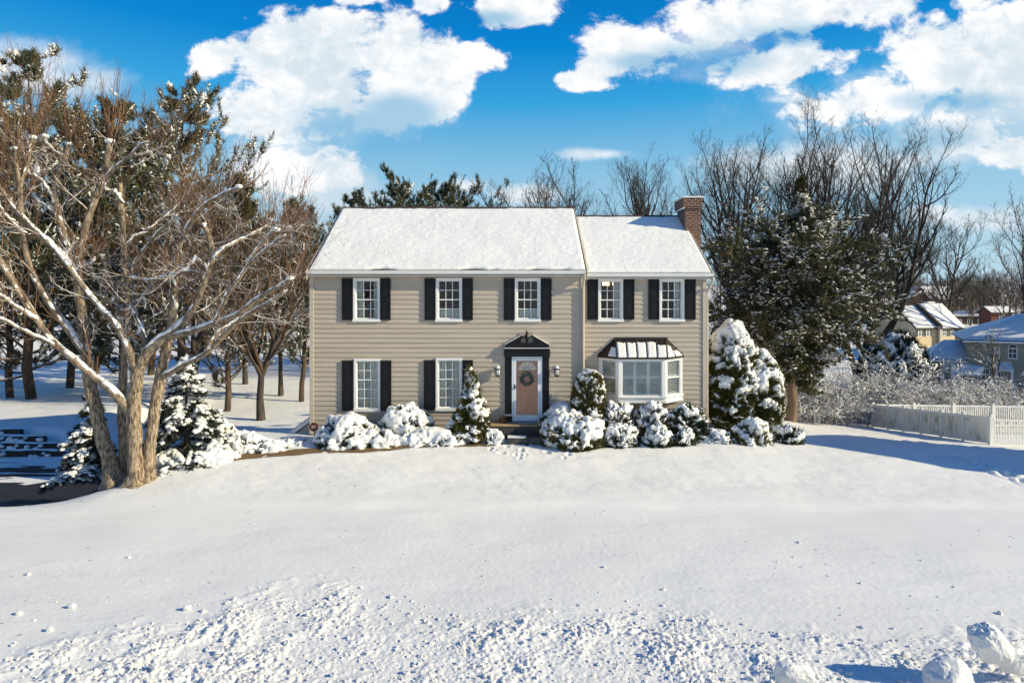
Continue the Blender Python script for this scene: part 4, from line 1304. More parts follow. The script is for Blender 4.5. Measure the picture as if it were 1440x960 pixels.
# ---- tiered spruce, boughs weighed down with snow
def spruce(name, label, cx, cy, w, h, seed, tiers=9, per=11, group=None, z0=None, snow=1.0):
    rng = np.random.default_rng(seed)
    z0 = gz(cx, cy) if z0 is None else z0
    root = thing(name, label, 'tree', (cx, cy, z0), 0, group)
    P = np.array([[(0, 0, -.2), (0, 0, h * .5), (0, 0, h)]]); Rr = np.array([[.07, .05, .012]]) * h / 3
    Geo().tubes(P, Rr, 7).build('trunk', M['bark_dark'], root, True)
    gl, gf, gs = Geo(), Geo(), Geo()
    B, BR = [], []
    for t in range(tiers):
        f = t / (tiers - 1)
        z = h * (0.06 + 0.90 * f)
        ln = w / 2 * (1.04 - f) ** 0.85 + .06
        k = max(4, int(per * (1.1 - f * .75)))
        for j in range(k):
            a = 6.283 * (j + .5 * (t % 2)) / k + rng.normal(0, .18)
            L = ln * rng.uniform(.55, 1.25); dz = rng.normal(0, .38 * h / tiers)
            s = np.linspace(0, 1, 6)
            rr = L * s
            zz = z + dz + L * (0.12 * s - 0.42 * s ** 2) + .05 * L * np.maximum(0, s - .7) * 3
            B.append(np.stack([rr * math.cos(a), rr * math.sin(a), zz], -1)); BR.append(np.linspace(.018, .005, 6) * h / 3)
    P1 = np.array(B); R1 = np.array(BR)
    gl.tubes(P1, R1, 4)
    P2, R2 = grow(rng, P1, R1, 7, (0.25, 1.0), 0.42, 46, 4, -0.06, 0.05, .5, .4, .005, flat=.25)
    gl.tubes(P2, R2, 3)
    gl.build('limb', M['bark_dark'], root, True)
    C, D = samples(rng, np.concatenate([P1[:, [0, 2, 4, 5]], P2]), 9, (.1, 1))
    tufts(gf, rng, C, D, 6, .13 * (h / 3) ** .5, .030, .55, -.05)
    gf.build('crown', M['spruce'], root)
    Cs, Ds = samples(rng, P2, 3, (.1, .95))
    Cs2, Ds2 = samples(rng, P1, 6, (.25, 1.0))
    Cs = np.concatenate([Cs, Cs2]); Ds = np.concatenate([Ds, Ds2])
    k = (rng.random(len(Cs)) < .75 * snow) & (fbm(Cs * 2.2 + seed, 2) > -.22)
    Cs, Ds = np.repeat(Cs[k], 2, 0), np.repeat(Ds[k], 2, 0)
    Cs = Cs + rng.normal(0, .045, Cs.shape)
    pads(gs, rng, Cs + np.array([0, 0, .04]), .060 * (h / 3) ** .4, .6, Ds, 1.4, 1, .16, .6)
    gs.build('snow_cover', M['snow_shrub'], root, True)
    return root

# ---- thickets of arching canes, each cane white along the top
def thicket(name, label, cx, cy, w, h, seed, canes=240, m='twig_snow', z0=None, arch=-0.55, group=None, cat='shrub', r=.012, extra=6, dep=None):
    rng = np.random.default_rng(seed)
    z0 = gz(cx, cy) if z0 is None else z0
    root = thing(name, label, cat, (cx, cy, z0), 0, group)
    dep = dep or w * .8
    a = rng.random(canes) * 6.283; q = np.sqrt(rng.random(canes)) * .42
    base = np.stack([np.cos(a) * q * w, np.sin(a) * q * dep, np.full(canes, -.1)], -1)
    out = np.stack([np.cos(a), np.sin(a) * .9, rng.uniform(.9, 2.2, canes)], -1)
    d = nrm(out + rng.normal(0, .3, (canes, 3)))
    N_ = 9
    P = np.zeros((canes, N_, 3)); P[:, 0] = base
    ln = h * rng.uniform(.85, 1.45, canes) * (1.05 - q)
    for i in range(1, N_):
        d = nrm(d + np.array([0, 0, arch * i / N_ * .55]) + rng.normal(0, .10, (canes, 3)))
        P[:, i] = P[:, i - 1] + d * (ln / (N_ - 1))[:, None]
    Rr = np.linspace(1, .4, N_)[None] * r * (.7 + .6 * rng.random((canes, 1)))
    gl, gc = Geo(), Geo()
    gl.tubes(P, Rr, 4)
    gl.build('stem', M[m], root, True)
    P2, R2 = grow(rng, P, Rr, extra, (.25, 1), .30, 40, 5, arch * .25, .12, .7, .5, r * .6)
    gc.tubes(P2, R2, 3)
    gs = Geo()
    Cs, Ds = samples(rng, np.concatenate([P[:, [2, 4, 5, 7, 8]], P2]), 4, (.1, .95))
    k = (Cs[:, 2] > h * .25) & (fbm(Cs * 1.4 + seed, 2) > .02) & (np.hypot(Ds[:, 0], Ds[:, 1]) > .4)
    pads(gs, rng, Cs[k] + np.array([0, 0, r]), r * 2.6, .6, Ds[k], 2.2, 0, .2, .5)
    gs.build('snow_cover', M['snow_shrub'], root, True)
    P3, R3 = grow(rng, P2, R2, 3, (.2, 1), .5, 40, 3, arch * .2, .12, .8, .6, r * .5)
    gc.tubes(P3, R3, 3)
    gc.build('twigs', M[m], root, True)
    return root
# ------------------------------------------------------------------ planting along the front of the house
G_FB = 'snow laden bushes along the front of the house'
def bed(name, label, px, py_base, wpx, hpx, Y, **k):
    d = CAM_D + Y
    x = (px - 720) / FPX * d
    zb = CAM_Z - (py_base - 415) / FPX * d
    return shrub(name, label, x, Y, wpx / FPX * d, hpx / FPX * d, loc_z=min(gz(x, Y) - .02, zb) if k.pop('ground', True) else zb, group=G_FB, **k)
bed('evergreen_shrub', 'broad snow covered bush at the left front corner of the house', 486, 640, 92, 52, -1.25, seed=1, leaf='leaf_red', cover=.12)
bed('evergreen_shrub', 'tall snow mound of a bush under the second lower window from the left', 572, 622, 92, 54, -.75, seed=2, cover=.12, dep=1.3)
bed('evergreen_shrub', 'low flat bush buried in snow in front of the lower windows', 600, 634, 110, 26, -1.25, seed=3, cover=.28, dep=1.0, leaves=700)
bed('evergreen_shrub', 'low bush buried in snow between the two left bushes', 530, 640, 70, 34, -1.4, seed=31, cover=.28, dep=.9, leaves=800)
bed('conical_evergreen', 'cone shaped evergreen with clumps of snow left of the front door', 662, 620, 59, 102, -.95, seed=4, shape='cone', leaf='leaf_yellow', cover=.02, lump=.22, freq=3.0, leaves=2600, thick=.11)
bed('evergreen_shrub', 'small snow covered bush between the cone shaped evergreen and the doorstep', 692, 628, 36, 24, -1.15, seed=5, cover=.35, leaves=500)
bed('clipped_evergreen', 'upright clipped evergreen column with snowy top right of the front door', 829, 618, 46, 97, -.75, seed=6, shape='column', leaf='leaf_yellow', cover=-.10, lump=.10, freq=3.2, leaves=2200)
bed('evergreen_shrub', 'large rounded snowy bush right of the doorstep', 808, 622, 84, 44, -1.25, seed=7, cover=.12, leaf='leaf_yellow', freq=3.2, leaves=1800)
bed('evergreen_shrub', 'snowy bush behind the rounded one, touching the clipped column', 792, 612, 60, 46, -.7, seed=71, cover=.2, freq=3.2)
bed('evergreen_shrub', 'dense twiggy snow speckled bush under the left half of the bay window', 868, 616, 60, 54, -.75, seed=8, cover=-.02, freq=4.6, leaf='leaf_red', leaves=2200, dep=1.0)
bed('evergreen_shrub', 'dense twiggy snow speckled bush under the right half of the bay window', 920, 616, 60, 54, -.72, seed=9, cover=.0, freq=4.6, leaf='leaf_red', leaves=2200, dep=1.0)
bed('evergreen_shrub', 'peaked snowy bush at the right end of the bay window', 966, 617, 54, 52, -.8, seed=10, cover=.1, freq=4.2, shape='egg', leaves=1800)
bed('evergreen_shrub', 'low domed snowy bush in front of the two bay window bushes', 924, 624, 40, 24, -1.35, seed=11, cover=.2, freq=5, leaves=900)
bed('evergreen_shrub', 'low snowy bush right of the large rounded bush by the door', 872, 623, 48, 26, -1.3, seed=12, cover=.3, freq=5, leaves=900)
bed('evergreen_shrub', 'small round snowy bush in front of the peaked bush', 962, 623, 36, 22, -1.3, seed=13, cover=.22, freq=5, leaves=800)
bed('evergreen_shrub', 'low snow heap of a bush at the right front corner of the house', 1006, 626, 46, 26, -.9, seed=14, cover=.3, leaves=700)
bed('evergreen_shrub', 'rounded bush with bare yellow green lower leaves in front of the big yew', 1053, 630, 62, 38, -.85, seed=15, cover=.05, leaf='leaf_yellow', freq=3.2, leaves=2200)
bed('evergreen_shrub', 'small sparse snowy bush at the far right of the bed', 1107, 624, 38, 24, -.5, seed=16, cover=-.1, freq=5, leaves=1300)
# big yew beside the right wall
shrub('yew_bush', 'big dome shaped yew with a thick snow cap beside the right wall of the house', 7.95, 1.2, 2.3, 3.8, 2.1, seed=17, leaf='leaf_yellow', shape='egg', cover=.12, lump=.20, cap=.50, freq=2.5, leaves=6500, thick=.15, topsnow=.22, group=G_FB, lsize=.11)
shrub('yew_bush', 'shorter yew with a snowy shoulder right of the big dome shaped one', 8.95, 1.15, 1.75, 2.95, 1.7, seed=18, leaf='leaf_yellow', shape='egg', cover=.10, lump=.18, cap=.50, freq=2.6, leaves=4200, thick=.13, topsnow=.22, group=G_FB, lsize=.11)

# left slope: spruces behind the big tree and snowed-under bushes beside them
G_LB = 'snow laden evergreens on the slope left of the house'
def at_ground(px, d):
    x = (px - 720) / FPX * d
    return x, d - CAM_D
x, y = at_ground(262, 19.6)
spruce('spruce_tree', 'snow laden spruce right of the forked tree trunk', x, y, 3.2, 3.4, 41, 8, 12, G_LB, CAM_Z - (668 - 415) / FPX * 19.6)
x, y = at_ground(128, 20.2)
spruce('spruce_tree', 'dark snowy spruce half hidden behind the left trunk', x, y, 1.7, 2.5, 42, 8, 10, G_LB, CAM_Z - (668 - 415) / FPX * 20.2)
for i, (px, py, w, h, d, lab, cv) in enumerate([
        (305, 668, 80, 44, 19.3, 'snowed under bush against the right side of the snowy spruce', .0), (338, 655, 70, 44, 20.2, 'snowy bush above the bare grass strip between spruce and house', .04),
        (300, 635, 74, 46, 20.6, 'taller snow clumped bush behind the spruce side bush', -.08), (375, 650, 80, 34, 20.3, 'low smooth snow mound of a bush nearest the left house corner', .30),
        (236, 672, 60, 34, 18.8, 'low snowy bush between the trunk and the bare grass', .08), (410, 645, 60, 22, 20.8, 'flat snow heap at the foot of the side entry', .45)]):
    x, y = at_ground(px, d)
    shrub('evergreen_shrub', lab, x, y, w / FPX * d, h / FPX * d, seed=50 + i, cover=cv, freq=3.0, leaves=1100, loc_z=min(gz(x, y), CAM_Z - (py - 415) / FPX * d), group=G_LB, leaf='leaf')

# ------------------------------------------------------------------ the big pollarded tree on the left
M['twig_lined'] = mat_snowtop('snow_lined_twigs', (0.20, 0.115, 0.065), (0.12, 0.072, 0.045), 2.0, 0.20, 0.2, 3.0, 0.5, bump=0.0)
def big_tree():
    rng = np.random.default_rng(77)
    D0 = 17.75
    bx, by = at_ground(185, D0)
    root = thing('pollarded_tree', 'large forked pale barked tree with snow lined limbs and orange brown shoots', 'tree', (bx, by, gz(bx, by)))
    O = np.array([bx, by, gz(bx, by)])
    def line(pts, dy0, dy1, r0, r1, n=16):
        p = np.array([(q[0], q[1]) for q in pts], float)
        s = np.concatenate([[0], np.cumsum(np.hypot(*np.diff(p, axis=0).T))]); s /= s[-1]
        t = np.linspace(0, 1, n)
        # smooth interpolation
        px = np.interp(t, s, p[:, 0]); py = np.interp(t, s, p[:, 1])
        for _ in range(2):
            px[1:-1] = .25 * px[:-2] + .5 * px[1:-1] + .25 * px[2:]; py[1:-1] = .25 * py[:-2] + .5 * py[1:-1] + .25 * py[2:]
        px[1:-1] += rng.normal(0, .7, n - 2); py[1:-1] += rng.normal(0, .5, n - 2)
        dd = D0 + dy0 + (dy1 - dy0) * t
        P = np.stack([at(a, b, c) for a, b, c in zip(px, py, dd)]) - O
        R = r0 + (r1 - r0) * t ** .8
        return P, R
    trunks = [
        ([(162, 682), (153, 645), (145, 620), (132, 564), (122, 515), (118, 465), (113, 420), (106, 384)], .15, .5, .205, .11),
        ([(190, 684), (190, 640), (189, 600), (188, 560), (194, 520), (205, 497)], -.1, -.1, .215, .14),
        ([(208, 684), (209, 650), (213, 610), (219, 565), (225, 528), (236, 480), (243, 453)], .12, .25, .182, .12),
        ([(177, 668), (171, 600), (173, 520), (178, 450), (176, 400), (173, 350), (171, 282), (168, 258)], .5, 1.1, .125, .07)]
    gt = Geo(); TP = []
    for pts, a, b, r0, r1 in trunks:
        P, R = line(pts, a, b, r0, r1, 22)
        R[0] *= 1.35; R[1] *= 1.12
        R = R * (1 + .05 * rng.normal(0, 1, len(R)))
        gt.bark_tube(P, R, 34, 110, .085, 9.0, .35); TP.append((P, R))
    gt.build('trunk', M['bark'], root, True)
    limbs = [
        # px path, depth start/end, radii
        ([(106, 384), (92, 362), (75, 345), (40, 318), (15, 285), (-15, 262)], .5, .2, .105, .05),
        ([(113, 415), (108, 380), (113, 345), (122, 310), (135, 275), (147, 250), (153, 215), (155, 188)], .5, .9, .10, .075),
        ([(106, 384), (98, 360), (90, 330), (80, 300), (73, 275), (78, 250), (92, 222), (101, 193)], .5, 1.2, .10, .06),
        ([(73, 275), (60, 255), (45, 245), (36, 240)], .9, .7, .06, .03),
        ([(205, 497), (225, 478), (252, 462), (274, 436), (283, 405), (293, 380), (302, 360), (299, 341), (291, 322), (283, 305)], -.1, -.6, .15, .05),
        ([(240, 472), (258, 471), (300, 455), (330, 447), (348, 431), (365, 418), (387, 407), (403, 396), (418, 386)], -.2, -1.2, .10, .045),
        ([(303, 453), (310, 432), (322, 410), (338, 388), (351, 370), (360, 350), (378, 332), (395, 318)], -.6, -1.4, .06, .035),
        ([(351, 372), (372, 352), (390, 338), (403, 330)], -1.0, -1.6, .045, .03),
        ([(302, 360), (312, 350), (330, 341), (350, 331), (372, 322), (382, 305)], -.6, .2, .06, .03),
        ([(290, 378), (275, 362), (262, 378), (258, 384)], -.5, -.8, .045, .03),
        ([(190, 590), (182, 572), (170, 557), (152, 546), (117, 515), (78, 486), (60, 462), (50, 448), (21, 401), (5, 372), (-20, 335)], -.08, -1.3, .125, .06),
        ([(124, 500), (100, 470), (84, 445), (60, 413), (46, 392), (38, 365), (33, 330), (30, 295), (27, 262), (22, 225), (15, 192)], .2, -.7, .12, .055),
        ([(29, 262), (38, 235), (43, 210), (45, 190)], -.5, -.4, .05, .04),
        ([(50, 448), (25, 432), (0, 415), (-20, 405)], -.9, -1.4, .06, .04),
        ([(78, 486), (45, 470), (10, 452), (-20, 440)], -.7, -1.6, .055, .04),
        ([(190, 520), (181, 483), (168, 458), (156, 444), (138, 430), (124, 419), (108, 388), (80, 350), (45, 320), (20, 292), (-8, 262)], -.15, -.5, .11, .045),
        ([(33, 330), (18, 312), (5, 300), (-10, 270)], -.5, -1.0, .05, .03),
        ([(243, 453), (244, 425), (245, 399), (243, 386)], .25, .1, .125, .10),
        ([(232, 528), (250, 517), (269, 507), (285, 502), (297, 492), (319, 465), (340, 447), (368, 432), (395, 416), (411, 402)], .1, -1.0, .085, .04),
        ([(289, 498), (296, 478), (312, 462), (330, 452), (352, 440)], -.1, .5, .055, .03),
        ([(178, 408), (181, 382), (196, 361), (219, 330), (238, 314), (252, 300)], .7, .2, .065, .035),
        ([(176, 345), (188, 333), (204, 327), (220, 313), (238, 300), (252, 286)], .9, 1.3, .045, .025),
        ([(243, 386), (252, 345), (268, 312), (282, 291), (312, 274), (346, 262)], .1, -.6, .07, .055),
        ([(243, 388), (262, 380), (285, 385)], .1, -.4, .06, .04),
        ([(243, 388), (225, 392), (205, 395), (185, 390)], .1, .4, .06, .04),
        ([(147, 250), (160, 238), (182, 222), (196, 203), (212, 200)], .8, .3, .05, .035),
        ([(171, 282), (163, 270), (150, 268), (142, 258)], 1.0, .8, .05, .04),
        ([(205, 497), (203, 470), (190, 445), (184, 420), (196, 400)], -.1, .4, .09, .05),
        ([(188, 540), (182, 500), (176, 470), (165, 440), (160, 405), (150, 380), (140, 350)], .1, .9, .08, .04),
        ([(106, 384), (118, 372), (130, 372), (133, 365)], .4, .2, .05, .035),
        ([(80, 300), (62, 290), (45, 272), (35, 255)], .8, 1.1, .05, .03),
        ([(92, 222), (75, 212), (64, 200), (62, 190)], 1.1, .9, .045, .035),
        ([(372, 322), (392, 318), (410, 322)], .2, -.2, .035, .025),
    ]
    LP, LR = [], []
    for pts, a, b, r0, r1 in limbs:
        P, R = line(pts, a, b, r0, r1, 18)
        R = R * (1 + .06 * rng.normal(0, 1, len(R)))
        # blunt pollard end
        R[-2] *= 1.15; R[-1] = .004; P[-1] = P[-2] + (P[-1] - P[-2]) * .25
        LP.append(P); LR.append(R)
    LP, LR = np.array(LP), np.array(LR) * 1.0
    for P, R in zip(LP, LR):
        Geo().bark_tube(P, R, 12, 44, .10, 7.0).build('limb', M['limb'], root, True)
    # snow lying along the limbs
    gs = Geo()
    for P, R in zip(LP, LR):
        C, D = samples(rng, P[None], 46, (0.02, .99))
        rr = np.interp(np.repeat(np.linspace(0, 1, 46), 1), np.linspace(0, 1, 18), R)
        flat = np.hypot(D[:, 0], D[:, 1])
        k = (flat > .25) & (fbm(C * 2.2, 2) > -.32 - .6 * (flat - .5))
        pads(gs, rng, C[k] + np.array([0, 0, 1.0]) * (rr[k] * .84)[:, None] * flat[k][:, None], rr[k] * .82 + .008, .6, D[k], 2.1, 1, .08)
        # cap on the cut end
        pads(gs, rng, P[-2:-1] + np.array([[0, 0, R[-3] * .9]]), np.array([R[-3] * 1.5 + .02]), .6, None, 1.0, 2, .15)
    gs.build('snow_cover', M['snow_shrub'], root, True)
    # shoots: long straight rods from the cut ends, finer ones all along, and their side twigs
    gw, gk = Geo(), Geo()
    K1, K1R = grow(rng, LP, LR, 5, (.25, .97), 0, 46, 8, .06, .13, .30, .3, .008, taper=.1, lenabs=1.4)
    gk.tubes(K1, K1R, 5)
    K2, K2R = grow(rng, K1, K1R, 6, (.2, 1), .5, 42, 6, .18, .13, .6, .4, .006)
    gk.tubes(K2, K2R, 4)
    K3, K3R = grow(rng, K2, K2R, 4, (.2, 1), .55, 42, 4, .15, .13, .7, .5, .0042)
    gk.tubes(K3, K3R, 3)
    gk.build('branchlets', M['twig_lined'], root, True)
    E1, E1R = grow(rng, LP, LR, 6, (.80, .985), 0, 34, 6, .60, .05, .25, .3, .007, taper=0, lenabs=1.3)
    E2, E2R = grow(rng, LP, LR, 6, (.10, .98), 0, 62, 6, .42, .08, .2, .4, .0055, taper=.2, lenabs=.95)
    # the pollard heads at upper left send up dense tall rods
    hd = [i for i, l in enumerate(limbs) if l[0][-1][1] < 300 and l[0][-1][0] < 270]
    E3, E3R = grow(rng, LP[hd], LR[hd], 11, (.88, .985), 0, 22, 6, .55, .05, .25, .3, .0065, taper=0, lenabs=2.0)
    for P, R in ((E1, E1R), (E2, E2R), (E3, E3R)):
        gw.tubes(P, R, 3)
    allp = np.concatenate([E1, E2, E3]); allr = np.concatenate([E1R, E2R, E3R])
    F1, F1R = grow(rng, allp, allr, 4, (.15, .95), .36, 36, 5, .25, .10, .7, .5, .0042, taper=.4)
    gw.tubes(F1, F1R, 3)
    F2, F2R = grow(rng, F1[::2], F1R[::2], 2, (.2, .95), .45, 38, 3, .1, .1, .8, .6, .0036)
    gw.tubes(F2, F2R, 3)
    gw.build('twigs', M['sprout'], root, True)
    # root flare with a patch of bare bark chips
    return root
big_tree()

# ------------------------------------------------------------------ trees behind on the left
def base_z(py, d):
    return CAM_Z - (py - 415) / FPX * d
G_LP = 'pines on the lower lawn left of the house'
PINES = [  # px, d, top py, bare fraction, width, seed, needle, label
    (44, 41.5, 70, .07, .27, 101, 'needle', 'tallest snowy pine at the left edge behind the forked tree'),
    (250, 46.0, 128, .09, .28, 102, 'needle_brown', 'broad pine with snow on its boughs in the middle of the left group'),
    (172, 44.0, 150, .08, .22, 103, 'needle', 'narrow pine between the tallest and the broad pine'),
    (320, 40.0, 262, .09, .34, 104, 'needle_brown', 'shorter olive brown pine left of the dark forked maple'),
    (424, 43.5, 292, .15, .26, 105, 'needle', 'slender dark pine close to the left wall of the house'),
    (98, 50.0, 168, .07, .24, 106, 'needle_brown', 'snow dusted pine further back behind the forked tree'),
    (132, 55.0, 182, .10, .26, 108, 'needle_brown', 'dark pine deep behind the pollarded tree, left of its crown centre'),
    (212, 58.0, 196, .10, .26, 109, 'needle_brown', 'dark pine deep behind the pollarded tree, right of its crown centre'),
    (372, 60.0, 318, .10, .34, 110, 'needle', 'low wide pine behind the dark forked maple'),
    (14, 43.0, 205, .09, .26, 107, 'needle_brown', 'pine trunk standing left of the tallest pine'),
]
for px, d, top, bare, wd, sd_, nd, lab in PINES:
    x, y = at_ground(px, d)
    z = gz(x, y)
    H = CAM_Z + (415 - top) / FPX * d - z
    pine('pine_tree', lab, sd_, H, bare, wd, (x, y, z), G_LP, 1.0, nd, dens=1.6)
# dark forked maple
x, y = at_ground(367, 37.0)
bare_tree('maple_tree', 'dark forked maple on the snow left of the house', 111, 13.2, 42, 12, 'bark_dark', 'twig_brown', .20, .45, (0, 0), .016, .62, (x, y, gz(x, y)), None, forks=2, twigs=(7, 6, 3), rmin=.010)
G_BB = 'brown twigged trees behind the pollarded tree'
for i, (px, d, top, lab) in enumerate([(395, 46, 285, 'brown twigged tree next to the left wall of the house'), (345, 52, 268, 'brown twigged tree behind the dark forked maple'), (275, 37, 235, 'brown twigged tree left of the forked maple')]):
    x, y = at_ground(px, d); z = gz(x, y)
    bare_tree('bare_tree', lab, 120 + i, CAM_Z + (415 - top) / FPX * d - z, 38, 13, 'bark_dark', 'twig_brown', .18, .5, (0, 0), .012, .55, (x, y, z), G_BB, twigs=(7, 6, 3), rmin=.010)

# ------------------------------------------------------------------ trees behind the house
G_BH = 'trees rising behind the roof'
for px, d, top, wd, sd_, lab in [(560, 62, 258, .30, 131, 'dark pine rising behind the left half of the roof'), (640, 64, 270, .32, 132, 'lower pine right of the dark one behind the roof'), (500, 62, 284, .26, 133, 'pine top showing at the left end of the ridge')]:
    x, y = at_ground(px, d); z = gz(x, y)
    pine('pine_tree', lab, sd_, CAM_Z + (415 - top) / FPX * d - z, .35, wd, (x, y, z), G_BH, .35, 'needle', dens=1.5)
BARE = [  # px, d, top, spread, limbs, first, lean, forks, seed, label
    (690, 62, 248, 40, 12, .25, (0, 0), 1, 141, 'small bare crown right of the pines behind the roof'),
    (836, 54, 224, 46, 14, .30, (0, 0), 6, 142, 'wide bare crown above the middle of the roof'),
    (980, 60, 182, 38, 10, .42, (0, 0), 3, 143, 'bare tree standing behind the chimney'),
    (925, 62, 235, 48, 10, .30, (-.12, 0), 1, 144, 'leaning bare tree left of the chimney'),
    (1078, 60, 160, 40, 12, .30, (-.02, 0), 4, 145, 'tall bare tree, leftmost of the cluster above the cedar'),
    (1150, 63, 160, 40, 12, .32, (.0, 0), 4, 147, 'tall bare tree right of the cedar spire'),
    (1206, 61, 172, 40, 12, .30, (.03, 0), 4, 148, 'tall bare tree leaning out at the right of the cluster'),
    (1200, 66, 205, 40, 11, .38, (.20, 0), 1, 149, 'bare tree with a long branch reaching right toward the clouds'),
]
for px, d, top, spr, nl, first, lean, fk, sd_, lab in BARE:
    x, y = at_ground(px, d); z = gz(x, y)
    bare_tree('bare_tree', lab, sd_, (CAM_Z + (415 - top) / FPX * d - z) * 1.0, spr, nl, 'bark_dark', 'twig_grey', first, .40, lean, .015, .46 if fk > 2 else .58, (x, y, z), 'tall bare trees behind the house and cedar', twigs=(7, 7, 4), forks=fk, rmin=.0095)
FARB = [(1336, 105, 296, 46, 15, .30, 2, 151, 'round headed bare tree behind the cream townhouse'), (1258, 100, 312, 40, 13, .3, 1, 152, 'bare tree behind the left end of the townhouse roof'),
        (1438, 92, 285, 40, 13, .35, 1, 153, 'bare tree at the right edge of the sky'), (1422, 84, 352, 36, 11, .3, 1, 154, 'pale snow covered bare tree near the right edge'), (1385, 118, 370, 46, 12, .25, 1, 155, 'low spreading bare tree right of the round headed one'),
        (1016, 52, 300, 62, 22, .2, 1, 156, 'thin bare larch between chimney and cedar')]
for px, d, top, spr, nl, first, fk, sd_, lab in FARB:
    x, y = at_ground(px, d); z = gz(x, y)
    bare_tree('bare_tree' if sd_ != 156 else 'larch_tree', lab, sd_, CAM_Z + (415 - top) / FPX * d - z, spr, nl, 'bark_dark', 'twig_snow' if sd_ == 154 else 'twig_grey', first, .35 if sd_ != 156 else .02, (0, 0), .011 if sd_ == 156 else .0125, .6 if sd_ != 156 else .26, (x, y, z), 'bare trees in the valley on the right', twigs=(6, 6, 3) if sd_ != 156 else (4, 3, 0), forks=fk, rmin=.018 if sd_ != 156 else .01)
# small birch in front of the neighbour on the right
x, y = at_ground(1397, 50)
bare_tree('birch_tree', 'young snow covered birch in front of the house with the blue shaded roof', 161, 7.3, 40, 14, 'twig_snow', 'twig_snow', .25, .4, (0, 0), .014, .42, (x, y, gz(x, y)), None, twigs=(5, 4, 0), rmin=.012)

# big red cedar right of the house
def cedar():
    rng = np.random.default_rng(201)
    d = 31.0
    x, y = at_ground(1111, d)
    z = gz(x, y)
    root = thing('cedar_tree', 'large dense cedar with snow flecked boughs and a bare lower trunk right of the house', 'tree', (x, y, z))
    H = CAM_Z + (415 - 248) / FPX * d - z
    P = np.zeros((1, 14, 3)); P[0, :, 2] = np.linspace(0, H, 14); P[0, :, 0] = np.linspace(0, .55, 14); P[0, 1:, :2] += rng.normal(0, .04, (13, 2))
    Rr = np.concatenate([[.30], np.linspace(.23, .015, 13)])[None]
    Geo().tubes(P, Rr, 12).build('trunk', M['bark_cedar'], root, True)
    # crown half-width by height, read off the photograph
    zz = [(548, 25), (520, 52), (490, 78), (450, 104), (400, 112), (365, 106), (350, 92), (338, 62), (325, 34), (305, 18), (285, 9), (265, 4), (248, 1)]
    hz = np.array([base_z(a, d) - z for a, b in zz]); hw = np.array([b / FPX * d for a, b in zz]) * 1.10
    gc, gf, gs = Geo(), Geo(), Geo()
    n = 250
    P1, R1 = grow(rng, P, Rr, n, (0.15, .985), 0, 78, 7, .03, .10, .3, .2, .01, taper=0, lenabs=1.0, up_end=.10)
    L = arclen(P1)
    tgt = np.interp(P1[:, 0, 2] + .15, hz, hw) * (.50 + .66 * rng.random(n))
    P1 = P1[:, :1] + (P1 - P1[:, :1]) * (tgt / L)[:, None, None]
    P1[..., 2] -= (np.linalg.norm(P1[..., :2] - P1[:, :1, :2], axis=-1) ** 1.5) * .045
    gc.tubes(P1, R1, 4)
    P2, R2 = grow(rng, P1, R1, 10, (.22, 1.0), .40, 46, 5, .02, .12, .5, .3, .006)
    gc.tubes(P2, R2, 3)
    gc.build('limb', M['bark_cedar'], root, True)
    C, D = samples(rng, P2, 15, (.12, 1.0))
    C2, D2 = samples(rng, P1, 20, (.30, 1.0))
    C = np.concatenate([C, C2]); D = np.concatenate([D, D2])
    k = (fbm(C * 1.0 + 3, 2) > -.34) & (rng.random(len(C)) < np.where(C[:, 2] > base_z(336, d) - z, .40, 1.0))
    tufts(gf, rng, C[k], D[k], 6, .17, .048, .65, -.10)
    gf.build('crown', M['cedar'], root)
    Cs, Ds = samples(rng, P2, 4, (.25, 1.0))
    Cs2, Ds2 = samples(rng, P1, 16, (.30, 1.0)); Cs3, Ds3 = samples(rng, P2, 5, (.3, 1.0)); Cs = np.concatenate([Cs, Cs2, Cs3]); Ds = np.concatenate([Ds, Ds2, Ds3])
    k = (rng.random(len(Cs)) < .85) & (fbm(Cs * 1.3 + 8, 2) > -.02)
    k = np.repeat(k, 2) & (rng.random(2 * len(Cs)) < .8)
    Cs = np.repeat(Cs, 2, 0) + rng.normal(0, .07, (2 * len(Cs), 3)); Ds = np.repeat(Ds, 2, 0)
    pads(gs, rng, Cs[k] + np.array([0, 0, .05]), .043, .5, Ds[k], 1.9, 0, .3, .3)
    gs.build('snow_cover', M['snow_shrub'], root, True)
cedar()

# ------------------------------------------------------------------ thickets between the cedar and the fence
TH = [  # px, d, w px, h px (top py), seed, canes, material, label
    (1150, 35.5, 90, 535, 211, 150, 'twig_snow', 'low snowy bramble thicket right of the cedar trunk'),
    (1205, 39.0, 95, 500, 212, 240, 'twig_snow', 'taller frosted thicket between the cedar and the white fence'),
    (1270, 41.0, 105, 500, 213, 300, 'twig_snow', 'wide arching snowy bush behind the left end of the white fence'),
    (1355, 42.5, 80, 522, 214, 320, 'twig_orange', 'orange brown snowy mound of twigs behind the fence'),
    (1424, 43.5, 90, 530, 215, 300, 'twig_snow', 'grey snowy mound of twigs at the right edge behind the fence'),
    (1080, 39.0, 90, 530, 218, 200, 'twig_snow', 'frosted thicket left of the cedar trunk'),
    (1015, 40.0, 60, 400, 219, 200, 'twig_snow', 'tall snowy brush showing between the house and the cedar'),
]
for px, d, wpx, top, sd_, cn, m_, lab in TH:
    x, y = at_ground(px, d); z = gz(x, y)
    thicket('thicket', lab, x, y, wpx / FPX * d, CAM_Z + (415 - top) / FPX * d - z, sd_, cn, m_, z, group='snowy thickets on the right', r=.014 if d < 39 else .017)
